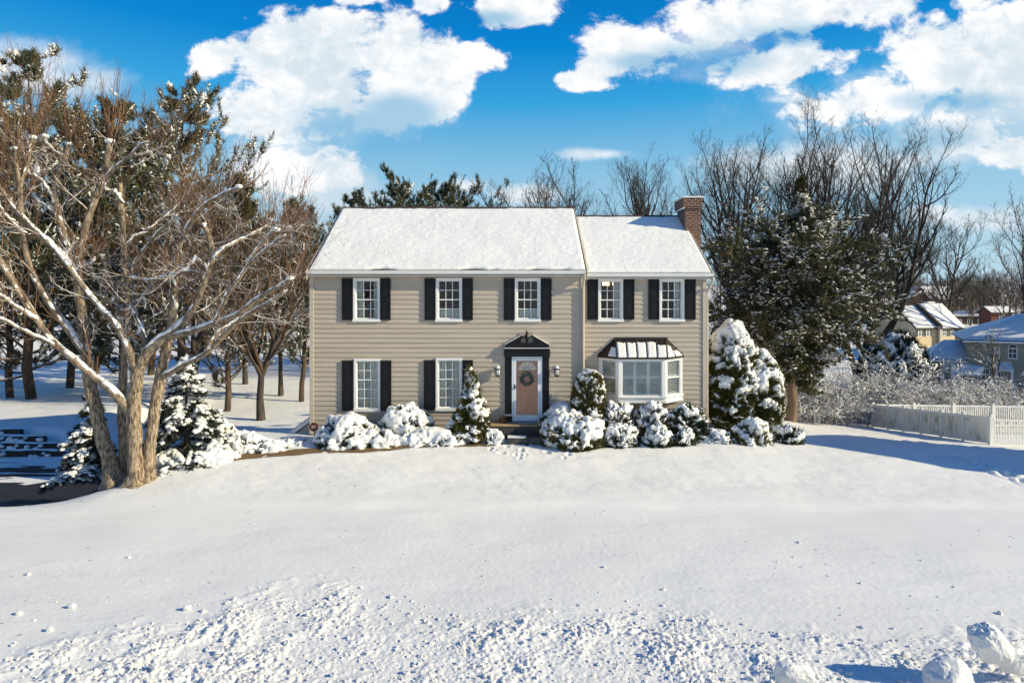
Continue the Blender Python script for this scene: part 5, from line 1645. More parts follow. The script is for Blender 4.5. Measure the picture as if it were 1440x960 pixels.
# dark snow laden evergreen mass
x, y = at_ground(1264, 51.0)
shrub('evergreen_shrub', 'large dark drooping evergreen loaded with snow in front of the cream townhouse', x, y, 100 / FPX * 51, 6.4, seed=221, cover=-.28, lump=.75, freq=1.3, thick=.2, leaves=6500, lsize=.26, loc_z=gz(x, y), leaf='spruce')
# ------------------------------------------------------------------ white vinyl fence on the right
FX = 20.0
post_d = [720 and 900 * FX / (p - 720) for p in (1393, 1355, 1324, 1296, 1271, 1250, 1228)]
M['vinyl'] = mat('grimy_white_vinyl', (0.82, 0.82, 0.79), (0.78, 0.78, 0.74), 2.0, 0.45)
def grime():
    m, N = newmat('algae_stained_vinyl')
    tc = N.n('ShaderNodeTexCoord')
    mp = N.n('ShaderNodeMapping', {0: (tc, 'Object'), 'Scale': (1, 1.6, .35)})
    a = N.n('ShaderNodeTexNoise', {'Vector': mp, 'Scale': 3.5, 'Detail': 8.0, 'Roughness': .72})
    b = N.n('ShaderNodeTexNoise', {'Vector': (tc, 'Object'), 'Scale': .7, 'Detail': 2.0})
    f = N.m('MULTIPLY', N.ramp((a, 'Fac'), .42, .66), N.ramp((b, 'Fac'), .36, .58))
    c = N.mix(f, (0.80, 0.79, 0.71), (0.30, 0.30, 0.18))
    principled(N, c, .5)
    return m
M['grime'] = grime()
def fpost(x, y, zt, par, w=.065):
    g = Geo(); zb = gz(x, y) - .2
    g.box(x - w, x + w, y - w, y + w, zb, zt + .05)
    g.add([(x - w - .012, y - w - .012, zt + .05), (x + w + .012, y - w - .012, zt + .05), (x + w + .012, y + w + .012, zt + .05), (x - w - .012, y + w + .012, zt + .05), (x, y, zt + .115)], [(0, 1, 2, 3)], [(0, 1, 4), (1, 2, 4), (2, 3, 4), (3, 0, 4)])
    g.build('fence_post', M['vinyl'], par)
    Geo().add(*( (lambda V, F: (V * np.array([.075, .075, .04]) + np.array([x, y, zt + .10]), None, F))(*ICO[1]) )).build('snow_cap', M['snow_shrub'], par, True)
def solid_fence():
    t = thing('solid_fence', 'solid white vinyl fence with green grime running back from the picket gate', 'fence', (FX, 4.75, gz(FX, 4.75)))
    t.location = (0, 0, 0)
    pts = [(FX, d - CAM_D, np.interp(d, [26.7, 35.4], [-.31, -1.26])) for d in post_d]
    for x, y, zt in pts:
        fpost(x, y, zt, t)
    for (xa, ya, za), (xb, yb, zb_) in zip(pts[:-1], pts[1:]):
        z0a, z0b = min(gz(xa, ya), za - 1.12) + .04, min(gz(xb, yb), zb_ - 1.12) + .04
        g = Geo()
        y0, y1 = ya + .07, yb - .07
        def slab(g, xo0, xo1, lo_a, hi_a, lo_b, hi_b):
            V = [(xa + xo0, y0, lo_a), (xa + xo1, y0, lo_a), (xa + xo1, y0, hi_a), (xa + xo0, y0, hi_a), (xa + xo0, y1, lo_b), (xa + xo1, y1, lo_b), (xa + xo1, y1, hi_b), (xa + xo0, y1, hi_b)]
            g.add(V, [(0, 1, 2, 3), (4, 7, 6, 5), (0, 4, 5, 1), (3, 2, 6, 7), (0, 3, 7, 4), (1, 5, 6, 2)])
        slab(g, -.02, .02, z0a + .1, za - .10, z0b + .1, zb_ - .10)
        n = 9     # tongue and groove boards
        for k in range(n):
            a, b = y0 + (y1 - y0) * k / n + .006, y0 + (y1 - y0) * (k + 1) / n - .006
            la, lb = [np.interp(q, [y0, y1], [z0a + .1, z0b + .1]) for q in (a, b)]
            ha, hb = [np.interp(q, [y0, y1], [za - .1, zb_ - .1]) for q in (a, b)]
            g.add([(xa - .028, a, la), (xa - .028, b, lb), (xa - .028, b, hb), (xa - .028, a, ha), (xa - .02, a, la), (xa - .02, b, lb), (xa - .02, b, hb), (xa - .02, a, ha)], [(0, 1, 2, 3), (0, 4, 5, 1), (3, 2, 6, 7), (0, 3, 7, 4), (1, 5, 6, 2)])
        p = g.build('fence_panel', M['grime'], t)
        g = Geo()
        slab(g, -.045, .045, za - .10, za - .01, zb_ - .10, zb_ - .01)
        slab(g, -.044, .044, z0a, z0a + .1, z0b, z0b + .1)
        g.build('fence_rail', M['vinyl'], t)
        g = Geo(); slab(g, -.03, .035, za - .009, za + .025, zb_ - .009, zb_ + .025)
        g.build('snow_cap', M['snow_shrub'], t)
solid_fence()
def picket_fence(label, x0, x1, y, ztop, step, grp):
    t = thing('picket_fence', label, 'fence', (0, 0, 0), 0, grp)
    n = max(1, round((x1 - x0) / step))
    for k in range(n):
        a, b = x0 + (x1 - x0) * k / n, x0 + (x1 - x0) * (k + 1) / n
        zt = ztop(b); fpost(b, y, zt, t)
        ta, tb = ztop(a), ztop(b)
        g = Geo()
        m = int((b - a - .14) / .115)
        for j in range(m):
            x = a + .09 + (b - a - .18) * (j + .5) / m
            zz = np.interp(x, [a, b], [ta, tb])
            g.box(x - .022, x + .022, y - .018, y + .018, zz - 1.15, zz - .075)
        g.build('pickets', M['vinyl'], t)
        g = Geo()
        for lo, hi in ((-.075, -.0), (-1.13, -1.04)):
            g.add([(a + .06, y - .03, ta + lo), (a + .06, y + .03, ta + lo), (a + .06, y + .03, ta + hi), (a + .06, y - .03, ta + hi), (b - .06, y - .03, tb + lo), (b - .06, y + .03, tb + lo), (b - .06, y + .03, tb + hi), (b - .06, y - .03, tb + hi)], [(0, 1, 2, 3), (4, 7, 6, 5), (0, 4, 5, 1), (3, 2, 6, 7), (0, 3, 7, 4), (1, 5, 6, 2)])
        g.build('fence_rail', M['vinyl'], t)
picket_fence('white picket fence starting at the near end of the solid fence', FX + .02, FX + 7.2, 4.72, lambda x: -.36 - .03 * (x - FX), 2.4, 'white picket fences')
picket_fence('far white picket fence seen over the top of the solid fence', FX + .1, FX + 22.0, 13.5, lambda x: -1.24 - .012 * (x - FX), 2.2, 'white picket fences')

# ------------------------------------------------------------------ houses down in the valley
M['cream'] = mat('cream_siding', (0.62, 0.50, 0.31), (0.58, 0.46, 0.28), 1.0, .7, stretch=(.3, .3, 4))
M['taupe'] = mat('taupe_siding', (0.30, 0.27, 0.21), (0.26, 0.235, 0.185), 1.0, .7, stretch=(.3, .3, 5))
M['far_glass'] = mat('dark_window', (0.03, 0.035, 0.04), None, rough=.15)
M['green_shut'] = mat('dark_green_shutter', (0.05, 0.065, 0.05), None, rough=.6)
M['red_brick_far'] = mat('weathered_red_brick', (0.20, 0.075, 0.045), (0.15, 0.06, 0.04), 2.0, .9)
def far_win(par, x0, x1, z0, z1, y, shut=0.0, arched=False):
    g = Geo(); f = .09
    g.box(x0, x0 + f, y - .06, y, z0, z1).box(x1 - f, x1, y - .06, y, z0, z1).box(x0 + f, x1 - f, y - .06, y, z1 - f, z1).box(x0 + f, x1 - f, y - .07, y, z0, z0 + f)
    xm = (x0 + x1) / 2
    g.box(xm - .03, xm + .03, y - .05, y, z0 + f, z1 - f)
    g.box(x0 + f, xm - .03, y - .045, y, (z0 + z1) / 2 - .03, (z0 + z1) / 2 + .03); g.box(xm + .03, x1 - f, y - .045, y, (z0 + z1) / 2 - .03, (z0 + z1) / 2 + .03)
    if arched:
        P = np.array([[(xm + (x1 - x0) / 2 * math.cos(t), y - .03, z1 + (x1 - x0) * .42 * math.sin(t)) for t in np.linspace(0, math.pi, 9)]])
        g.tubes(P, np.full((1, 9), .07), 4)
    w = g.build('window', M['white'], par)
    gg = Geo().quad((x0 + f, y - .02, z0 + f), (x1 - f, y - .02, z0 + f), (x1 - f, y - .02, z1 - f), (x0 + f, y - .02, z1 - f))
    if arched:
        arc = [(xm + (x1 - x0) / 2 * math.cos(t), y - .018, z1 + (x1 - x0) * .42 * math.sin(t)) for t in np.linspace(0, math.pi, 9)]
        gg.add(arc + [(xm, y - .018, z1)], None, [(9, k, k + 1) for k in range(8)])
    gg.build('pane', M['far_glass'], w)
    if shut:
        for a, b in ((x0 - shut, x0 - .01), (x1 + .01, x1 + shut)):
            Geo().box(a, b, y - .05, y - .005, z0, z1).build('shutter', M['green_shut'], par)
def gable_roof(par, x0, x1, y0, y1, ze, zr, ov=.3, th=.22, wallm=None, snow=True, along='x', ox=.25):
    """ridge along x (or y), snow lying on both slopes"""
    if along == 'x':
        ym = (y0 + y1) / 2
        g = Geo()
        sl = (zr - ze) / (ym - y0)
        g.prism([(y0 - ov, ze - ov * sl), (ym, zr), (ym, zr - th), (y0 - ov, ze - ov * sl - th)], x0 - ox, x1 + ox, 'x')
        g.prism([(ym + .001, zr), (y1 + ov, ze - ov * sl), (y1 + ov, ze - ov * sl - th), (ym + .001, zr - th)], x0 - ox, x1 + ox, 'x')
        r = g.build('roof', M['shingle'], par)
        gs = Geo()
        gs.prism([(y0 - ov + .06, ze - (ov - .06) * sl + .004), (ym - .05, zr - .05 * sl + .004), (ym - .05, zr + .07), (y0 - ov + .06, ze - (ov - .06) * sl + .10)], x0 - ox + .03, x1 + ox - .03, 'x')
        gs.prism([(y1 + ov - .06, ze - (ov - .06) * sl + .004), (y1 + ov - .06, ze - (ov - .06) * sl + .10), (ym - .04, zr + .07), (ym - .04, zr - .04 * sl + .004)], x0 - ox + .03, x1 + ox - .03, 'x')
        gs.build('snow_cover', M['snow_roof'], r)
    else:
        xm = (x0 + x1) / 2
        sl = (zr - ze) / (xm - x0)
        g = Geo()
        g.prism([(x0 - ov, ze - ov * sl), (xm, zr), (xm, zr - th), (x0 - ov, ze - ov * sl - th)], y0 - .25, y1 + .25, 'y')
        g.prism([(xm + .001, zr), (x1 + ov, ze - ov * sl), (x1 + ov, ze - ov * sl - th), (xm + .001, zr - th)], y0 - .25, y1 + .25, 'y')
        r = g.build('roof', M['shingle'], par)
        gs = Geo()
        gs.prism([(x0 - ov + .06, ze - (ov - .06) * sl + .004), (xm - .05, zr - .05 * sl + .004), (xm - .05, zr + .07), (x0 - ov + .06, ze - (ov - .06) * sl + .10)], y0 - .2, y1 + .2, 'y')
        gs.prism([(x1 + ov - .06, ze - (ov - .06) * sl + .004), (x1 + ov - .06, ze - (ov - .06) * sl + .10), (xm - .04, zr + .07), (xm - .04, zr - .04 * sl + .004)], y0 - .2, y1 + .2, 'y')
        gs.build('snow_cover', M['snow_roof'], r)
    return r
def walls(par, x0, x1, y0, y1, zb, ze, zr, m, along='x', name='wall'):
    g = Geo()
    if along == 'x':
        g.prism([(y0, zb), (y1, zb), (y1, ze), ((y0 + y1) / 2, zr), (y0, ze)], x0, x1, 'x')
    else:
        g.prism([(x0, zb), (x1, zb), (x1, ze), ((x0 + x1) / 2, zr), (x0, ze)], y0, y1, 'y')
    return g.build(name, m, par)

# cream townhouse pair
D1 = 93.0
def px2x(px, d): return (px - 720) / FPX * d
def py2z(py, d): return CAM_Z - (py - 415) / FPX * d
tx0, txm, tx1 = px2x(1288, D1), px2x(1319, D1), px2x(1355, D1)
ty = D1 - CAM_D
th_ = thing('townhouse', 'cream townhouse pair with snow covered roofs and dark shutters in the valley', 'house', (0, 0, 0))
ze, zr = py2z(459.5, D1), py2z(430, D1 + 5)
walls(th_, tx0, txm, ty, ty + 10, -7, ze, zr - .15, M['cream'])
walls(th_, txm + .02, tx1, ty - .5, ty + 9.6, -7, ze - .05, zr + .12, M['cream'])
gable_roof(th_, tx0 - .05, txm - .2, ty, ty + 10, ze, zr, ox=.06)
gable_roof(th_, txm + .3, tx1 + .1, ty - .5, ty + 9.6, ze - .05, zr + .3, ox=.06)
Geo().box(txm - .12, txm + .25, ty - .75, ty - .3, -7, ze + .1).build('party_wall', M['trim_tan'], th_)
Geo().prism([(ty - .9, ze + .25), (ty + 4.8, zr + .55), (ty + 4.8, zr - .1), (ty - .9, ze - .35)], txm - .08, txm + .22, 'x').build('parapet', M['shingle'], th_)
for a, b in ((1291, 1296.5), (1302.5, 1308)):
    far_win(th_, px2x(a, D1), px2x(b, D1), py2z(473, D1), py2z(462, D1), ty - .0, .28)
for a, b in ((1323, 1328.5), (1335, 1340.5), (1346, 1351.5)):
    far_win(th_, px2x(a, D1), px2x(b, D1), py2z(473, D1), py2z(462, D1), ty - .5, .28)
for a, b in ((1335, 1340.5), (1346, 1351.5), (1302.5, 1308)):
    far_win(th_, px2x(a, D1), px2x(b, D1), py2z(500, D1), py2z(488, D1), ty - (.5 if a > 1320 else 0), .28)
cxx = px2x(1324, D1)
g = Geo(); g.box(cxx - .6, cxx + .6, ty - .72, ty - .5, py2z(508, D1), py2z(486, D1)); g.prism([(cxx - .85, py2z(486.4, D1)), (cxx + .85, py2z(486.4, D1)), (cxx, py2z(481, D1))], ty - .95, ty - .5)
g.build('door_hood', M['white'], th_)
c_ = Geo().box(px2x(1303, 99), px2x(1312, 99), 76.4, 77.4, 0, py2z(426, 99)).build('chimney', M['white'], th_)
Geo().box(px2x(1303, 99) - .1, px2x(1312, 99) + .1, 76.3, 77.5, py2z(426, 99) + .002, py2z(424, 99)).build('snow_cap', M['snow_rough'], c_)
Geo().box(px2x(1229, 101), px2x(1233, 101), 79, 80, -5, py2z(426, 101)).build('chimney', M['red_brick_far'], th_)

_rm = Matrix.Rotation(R_(15), 4, 'Z') @ Matrix.Diagonal((1.22, .74, 1, 1)); _pv = Vector((tx0, ty, 0))
th_.rotation_euler = (0, 0, R_(15)); th_.scale = (1.22, .74, 1); th_.location = _pv - _rm @ _pv
# house with hipped roofs lying in shade
D2 = 62.0; y2 = D2 - CAM_D
hp = thing('neighbour_house', 'taupe house with blue shaded snowy hipped roofs at the right edge', 'house', (0, 0, 0))
mx0, mx1 = px2x(1360, D2), px2x(1360, D2) + 15
me_ = py2z(478, D2)
Geo().box(mx0, mx1, y2, y2 + 12, -7, me_ - .02).build('wall', M['taupe'], hp)
def hip(par, x0, x1, y0, y1, ze, zr, ov, cut_r=False):
    rl = min(x1 - x0, y1 - y0) / 2 + ov
    A_ = [(x0 - ov, y0 - ov), (x1 + ov, y0 - ov), (x1 + ov, y1 + ov), (x0 - ov, y1 + ov)]
    ym = (y0 + y1) / 2
    rx0, rx1 = x0 - ov + rl, (x1 + ov if cut_r else x1 + ov - rl)
    def sh(dz, inset):
        s = inset
        return [(A_[0][0] + s, A_[0][1] + s, ze + dz), (A_[1][0] - (0 if cut_r else s), A_[1][1] + s, ze + dz), (A_[2][0] - (0 if cut_r else s), A_[2][1] - s, ze + dz), (A_[3][0] + s, A_[3][1] - s, ze + dz), (rx0, ym, zr + dz), (rx1, ym, zr + dz)]
    r = Geo().add(sh(0, 0), [(0, 1, 5, 4), (2, 3, 4, 5), (3, 2, 1, 0)], [(3, 0, 4), (1, 2, 5)]).build('roof', M['shingle'], par)
    Geo().add(sh(.07, .05), [(0, 1, 5, 4), (2, 3, 4, 5)], [(3, 0, 4)] + ([] if cut_r else [(1, 2, 5)])).build('snow_cover', M['snow_roof'], r)
    Geo().box(A_[0][0], A_[1][0], A_[0][1] - .02, A_[0][1] + .1, ze - .18, ze - .01).build('gutter', M['white'], par)
    return r
hip(hp, mx0, mx1, y2, y2 + 12, me_, me_ + 2.4, .5)
wx0 = px2x(1304, D2)
Geo().box(wx0, mx0 - .01, y2 + .6, y2 + 8, -7, py2z(508, D2)).build('wall', M['taupe'], hp)
hip(hp, wx0, mx0 - .02, y2 + .6, y2 + 8, py2z(507.5, D2), py2z(507.5, D2) + 1.7, .45, True)
far_win(hp, px2x(1417, D2), px2x(1430, D2), py2z(502, D2), py2z(487, D2), y2, 0, True)
far_win(hp, px2x(1398, D2), px2x(1406, D2), py2z(502, D2), py2z(487, D2), y2, 0)
far_win(hp, px2x(1325.5, D2), px2x(1330.5, D2), py2z(524, D2), py2z(512, D2), y2 + .6)
far_win(hp, px2x(1380, D2), px2x(1392, D2), py2z(533, D2), py2z(516, D2), y2)
far_win(hp, px2x(1402, D2), px2x(1412, D2), py2z(538, D2), py2z(519, D2), y2)
Geo().box(px2x(1337, D2), px2x(1344, D2), y2 + .52, y2 + .6, -5.5, py2z(512, D2)).build('door', M['white'], hp)
g = Geo(); g.prism([(y2 - 1.7, py2z(515, D2)), (y2, py2z(506, D2)), (y2, py2z(508, D2)), (y2 - 1.7, py2z(517, D2))], px2x(1396, D2), px2x(1421, D2), 'x')
g.build('porch_roof', M['snow_roof'], hp)
for px in (1398, 1419):
    Geo().box(px2x(px, D2) - .1, px2x(px, D2) + .1, y2 - 1.6, y2 - 1.4, -6, py2z(516.5, D2)).build('porch_post', M['white'], hp)
_rm = Matrix.Rotation(R_(-30), 4, 'Z') @ Matrix.Diagonal((.80, 1, 1, 1)); _pv = Vector((mx0, y2, 0))
hp.rotation_euler = (0, 0, R_(-30)); hp.scale = (.80, 1, 1); hp.location = _pv - _rm @ _pv
sh_ = Geo(); sh_.prism([(px2x(1345, 60), py2z(525, 60)), (px2x(1364, 60), py2z(513, 60)), (px2x(1368, 60), py2z(513, 60)), (px2x(1364, 60), py2z(526, 60))], 36.5, 39)
tag(sh_.build('shed', M['snow_roof']), 'lean-to with a snowy slope against the taupe house', 'shed')
picket_fence('short white fence in front of the taupe house wing', px2x(1309, 57), px2x(1326, 57), 35.0, lambda x: py2z(528, 57), .55, 'white picket fences')

# small far houses on the rise
def far_house(label, px0, px1, py_e, py_r, d, m, along='x', depth=9, chim=None, wins=2, brick_ch=True):
    t = thing('far_house', label, 'house', (0, 0, 0), 0, 'far houses on the rise at the right')
    x0, x1 = px2x(px0, d), px2x(px1, d); y = d - CAM_D
    ze, zr = py2z(py_e, d), py2z(py_r, d + depth / 2 if along == 'x' else d)
    walls(t, x0, x1, y, y + depth, min(-3, ze - 6), ze, zr - .2, m, along)
    gable_roof(t, x0, x1, y, y + depth, ze, zr, along=along)
    n = max(1, wins)
    for k in range(wins):
        xx = x0 + (x1 - x0) * (k + .5) / n
        far_win(t, xx - .5, xx + .5, ze - 2.0, ze - .7, y)
    if chim:
        c = Geo().box(px2x(chim[0], d), px2x(chim[1], d), y + depth * .4, y + depth * .4 + .9, ze, py2z(chim[2], d)).build('chimney', M['red_brick_far'] if brick_ch else M['white'], t)
    return t
t = far_house('far white roofed house with dormers left of the townhouse', 1222, 1262, 423, 402, 142, M['taupe'], wins=3)
for px in (1236, 1250):
    g = Geo(); xx = px2x(px, 142)
    g.prism([(xx - .9, py2z(416, 142)), (xx + .9, py2z(416, 142)), (xx + .9, py2z(411, 142)), (xx, py2z(407.5, 142)), (xx - .9, py2z(411, 142))], 120.2, 123)
    g.build('dormer', M['white'], t)
far_house('far red brick house with its gable toward the camera', 1276, 1309, 424, 402, 136, M['red_brick_far'], along='y', chim=(1268, 1271, 418), wins=2, depth=4)
far_house('far house with a long snowy roof behind the red brick gable', 1308, 1352, 420, 403, 150, M['taupe'], wins=3)
far_house('low dark far house behind the bare trees', 1326, 1386, 444, 437, 128, M['shingle'], wins=4, depth=7)
far_house('low red brick far house with a flat looking snowy roof', 1394, 1424, 438, 431, 112, M['red_brick_far'], wins=1, depth=3)
t = thing('utility_pole', 'thin dark utility pole between the far trees', 'utility pole', (px2x(1384, 120), 98, 0))
P = np.array([[(0, 0, -2), (0, 0, py2z(392, 120))]]); Geo().tubes(P, np.full((1, 2), .16), 6).build('pole', M['bark_dark'], t, True)
Geo().box(-1.1, 1.1, -.08, .08, py2z(397, 120), py2z(396, 120)).build('crossarm', M['bark_dark'], t)

# wire fence posts beyond the cedar
for px, d, lab in ((1091, 33.5, 'dark post beside the big yew'), (1142, 36, 'short dark post right of the cedar trunk')):
    x, y = at_ground(px, d); z = gz(x, y)
    tag(Geo().tubes(np.array([[(x, y, z - .2), (x, y, z + (1.75 if px < 1100 else 1.0))]]), np.full((1, 2), .045), 6).build('fence_post', M['bark_dark'], None, True), lab, 'post')
rf = thing('rail_fence', 'low dark rail fence across the snow behind the cedar trunk', 'fence', (0, 0, 0))
for px in (1085, 1120, 1160, 1200):
    x, y = at_ground(px, 44); z = gz(x, y)
    Geo().box(x - .06, x + .06, y - .06, y + .06, z - .2, z + 1.0).build('fence_post', M['bark_dark'], rf)
xa, ya = at_ground(1085, 44); xb, _ = at_ground(1200, 44)
for h_ in (.35, .8):
    Geo().tubes(np.array([[(xa, ya - .08, gz(xa, ya) + h_), ((xa + xb) / 2, ya - .08, gz((xa + xb) / 2, ya) + h_), (xb, ya - .08, gz(xb, ya) + h_)]]), np.full((1, 3), .05), 5).build('fence_rail', M['bark_dark'], rf, True)

# far woods: one mass of bare trunks and limbs
def woods():
    rng = np.random.default_rng(301)
    n = 520
    px = rng.uniform(-80, 1520, n); d = rng.uniform(150, 250, n)
    px[:110] = rng.uniform(1200, 1500, 110); d[:110] = rng.uniform(122, 175, 110); px[200:270] = rng.uniform(1215, 1500, 70); d[200:270] = rng.uniform(150, 200, 70)
    px[110:200] = rng.uniform(-60, 470, 90); d[110:200] = rng.uniform(85, 140, 90)
    x = (px - 720) / FPX * d; y = d - CAM_D
    z = ground_z(x, y, False)
    H = rng.uniform(6.5, 11.5, n) * np.where(px > 1180, .80, 1.15)
    P = np.zeros((n, 6, 3)); P[..., 0] = x[:, None]; P[..., 1] = y[:, None]
    P[..., 2] = z[:, None] + np.linspace(0, 1, 6)[None] * H[:, None]
    P[:, 1:, :2] += np.cumsum(rng.normal(0, .2, (n, 5, 2)), 1)
    Rr = np.linspace(1, .2, 6)[None] * (H * .018)[:, None]
    g = Geo(); g.tubes(P, Rr, 5)
    P1, R1 = grow(rng, P, Rr, 12, (.15, 1), .5, 42, 4, .35, .12, .6, .3, .04); g.tubes(P1, R1, 3)
    P2, R2 = grow(rng, P1, R1, 6, (.15, 1), .5, 42, 3, .2, .15, .6, .4, .03); g.tubes(P2, R2, 3)
    P3, R3 = grow(rng, P2, R2, 3, (.2, 1), .6, 40, 3, .1, .15, .7, .6, .025); g.tubes(P3, R3, 3)
    tag(g.build('woods', M['twig_far'], None), 'far bare woods along the skyline', None, None, 'stuff')
M['twig_far'] = mat_snowtop('far_twigs', (0.085, 0.066, 0.052), (0.12, 0.09, 0.068), .2, .7, .3, .5, .5, bump=0.0)
woods()

# ------------------------------------------------------------------ unseen house at right, gable shaped to throw the blue wedge of lawn shade
nb = thing('neighbour_house', 'unseen neighbouring house just right of the view, gable shaped to shade the lawn', 'house', (0, 0, 0))
sdir = np.array([-math.sin(R_(SUN_AZ)), math.cos(R_(SUN_AZ))])
tip = np.array([9.0, .35]); apex_z = 6.4
Ls = (apex_z + .25) / math.tan(R_(SUN_EL))
ap = tip - sdir * Ls
g0 = Matrix.Translation((ap[0], ap[1], 0)) @ Matrix.Rotation(math.atan2(sdir[1], sdir[0]) - math.pi / 2, 4, 'Z')
def obm(name, pts, y0, y1, m, par):
    Geo().prism(pts, y0, y1, 'y', g0).build(name, m, par)
ha, hb_ = 1.7, 4.4
obm('wall', [(-ha, -2.5), (hb_, -2.5), (hb_, 3.9), (0, 6.1), (-ha, 3.9)], -9, 0, M['taupe'], nb)
gr_ = Geo()
gr_.prism([(-ha - .3, 3.7), (0, 6.12), (0, 6.38), (-ha - .3, 3.95)], -9.3, .25, 'y', g0)
gr_.prism([(.001, 6.12), (hb_ + .3, 3.7), (hb_ + .3, 3.95), (.001, 6.38)], -9.3, .25, 'y', g0)
gr_.build('roof', M['shingle'], nb)

# ------------------------------------------------------------------ timber retaining steps by the drive
rw = thing('retaining_wall', 'dark timber retaining wall stepping down to the drive with snow on each tread', 'retaining wall', (0, 0, 0))
for k, (xr, zt, yy) in enumerate([(-23.0, -1.50, 7.9), (-21.6, -1.74, 7.5), (-20.7, -1.98, 7.1), (-19.7, -2.22, 6.7)]):
    g = Geo()
    for j in range(int((-15 + 50 + xr + 23) // 2.4)):
        a, b = xr - 2.4 * (j + 1) + .02, xr - 2.4 * j
        if a < -36: break
        g.box(a, b, yy, yy + .24, zt - .24, zt - .004 * (j % 3))
    g.build('timber', M['timber'], rw)
    g = Geo()
    xs = np.linspace(-36, xr - .05, 90); ysn = np.linspace(yy + .07, yy + .39, 6)
    X, Y = np.meshgrid(xs, ysn)
    Y = Y - .10 * sstep(.0, .35, n2(X, X * 0, 1.1, 3, 8.0 + k)) * np.linspace(1, 0, 6)[:, None]
    hh = .03 + .07 * n2(X, Y, 1.3, 3, 3.0 + k) + .04 * np.sin(np.linspace(0, math.pi, 6))[:, None]
    V = np.stack([X, Y, zt + hh], -1).reshape(-1, 3)
    i = np.arange(5)[:, None] * 90; j = np.arange(89)[None]
    g.add(V, np.stack([i + j, i + j + 1, i + 90 + j + 1, i + 90 + j], -1).reshape(-1, 4))
    rs = np.random.default_rng(500 + k); nn_ = 26
    xx = rs.uniform(-30, xr - .1, nn_)
    pads(g, rs, np.stack([xx, np.full(nn_, yy - .02), zt - .02 - .2 * rs.random(nn_)], -1), .09, .8, None, 1.8, 2, .15)
    g.build('snow_cover', M['snow_rough'], rw, True)

# ------------------------------------------------------------------ small things by the door
wr = thing('wreath', 'green and silver wreath hanging on the wooden front door', 'wreath', (fx(741), -.022, fz(532.5)))
rng = np.random.default_rng(9)
t = rng.random(420) * 6.283
C = np.stack([.175 * np.cos(t), rng.normal(0, .006, 420), .175 * np.sin(t)], -1) + rng.normal(0, .022, (420, 3)) * np.array([1, .15, 1])
D = nrm(np.stack([-np.sin(t), rng.normal(0, .06, 420), np.cos(t)], -1) + rng.normal(0, .5, (420, 3)) * np.array([1, .06, 1]))
M['wreath'] = mat('grey_green_leaves', (0.13, 0.17, 0.15), (0.055, 0.08, 0.06), 14.0, .6)
M['ribbon'] = mat('silver_ribbon', (0.55, 0.57, 0.58), None, rough=.35)
g = Geo(); tufts(g, rng, C, D, 2, .075, .024, .2); g.build('foliage', M['wreath'], wr)
for a in (math.pi / 2,):
    g = Geo()
    for s in (-1, 1):
        ring = [(s * (.045 - .045 * math.cos(q)), .0, .175 + .035 * math.sin(q)) for q in np.linspace(0, 6.283, 12)]
        g.tubes(np.array([ring]), np.full((1, 12), .013), 4)
        g.tubes(np.array([[(0, 0, .2), (s * .04, 0, .12), (s * .06, 0, .03)]]), np.full((1, 3), .012), 4)
    g.build('bow', M['ribbon'], wr, True)
M['mat_fibre'] = mat('speckled_snowy_doormat', (0.03, 0.028, 0.026), (0.45, 0.45, 0.46), 30.0, .95)
tag(Geo().box(fx(722), fx(765), -.42, -.07, .477, .497).build('doormat', M['mat_fibre']), 'dark snow speckled doormat in front of the white storm door', 'doormat')
pot = thing('flower_pot', 'small brown pot with a dead plant left of the front door', 'flower pot', (fx(707.5), -.30, .475))
M['clay'] = mat('brown_clay', (0.16, 0.085, 0.05), (0.10, 0.06, 0.04), 8.0, .85)
Geo().lathe([(0, 0), (.10, 0), (.135, .11), (.14, .12), (.125, .12), (.11, .10), (0, .10)], (0, 0, 0), 14).build('pot', M['clay'], pot, True)
g = Geo(); tufts(g, rng, np.repeat([[0, 0, .1]], 60, 0) + rng.normal(0, .04, (60, 3)) * np.array([1, 1, .2]), np.repeat([[0, 0, 1.0]], 60, 0), 3, .13, .012, .7); g.build('dead_plant', M['sprout'], pot)
# maroon yard sign at the left corner
sg = thing('yard_sign', 'maroon octagonal yard sign with pale lettering at the left corner of the house', 'sign', (fx(441.5, -.35), -.35, fz(600, -.35)))
M['maroon'] = mat('maroon_sign_paint', (0.085, 0.018, 0.016), None, rough=.5)
g = Geo()
r_ = .145
g.prism([(r_ * 1.08 * math.cos(R_(22.5 + 45 * k)), r_ * 1.08 * math.sin(R_(22.5 + 45 * k))) for k in range(8)], -.012, .012)
g.build('sign_panel', M['maroon'], sg)
Geo().box(-.012, .012, .013, .035, -.95, .1).build('post', M['brass'], sg)
cu = bpy.data.curves.new('lettering', 'FONT'); cu.body = 'BY'; cu.size = .14; cu.extrude = .002; cu.align_x = 'CENTER'; cu.align_y = 'CENTER'
M['pale_letter'] = mat('pale_lettering', (.62, .55, .52), None, rough=.5)
tmp = bpy.data.objects.new('lettering_curve', cu)
me = bpy.data.meshes.new_from_object(tmp); me.materials.clear(); me.materials.append(M['pale_letter']); bpy.data.objects.remove(tmp)
lt = bpy.data.objects.new('lettering', me); COL.objects.link(lt); lt.parent = sg; lt.rotation_euler = (R_(90), 0, 0); lt.location = (0, -.0155, 0)

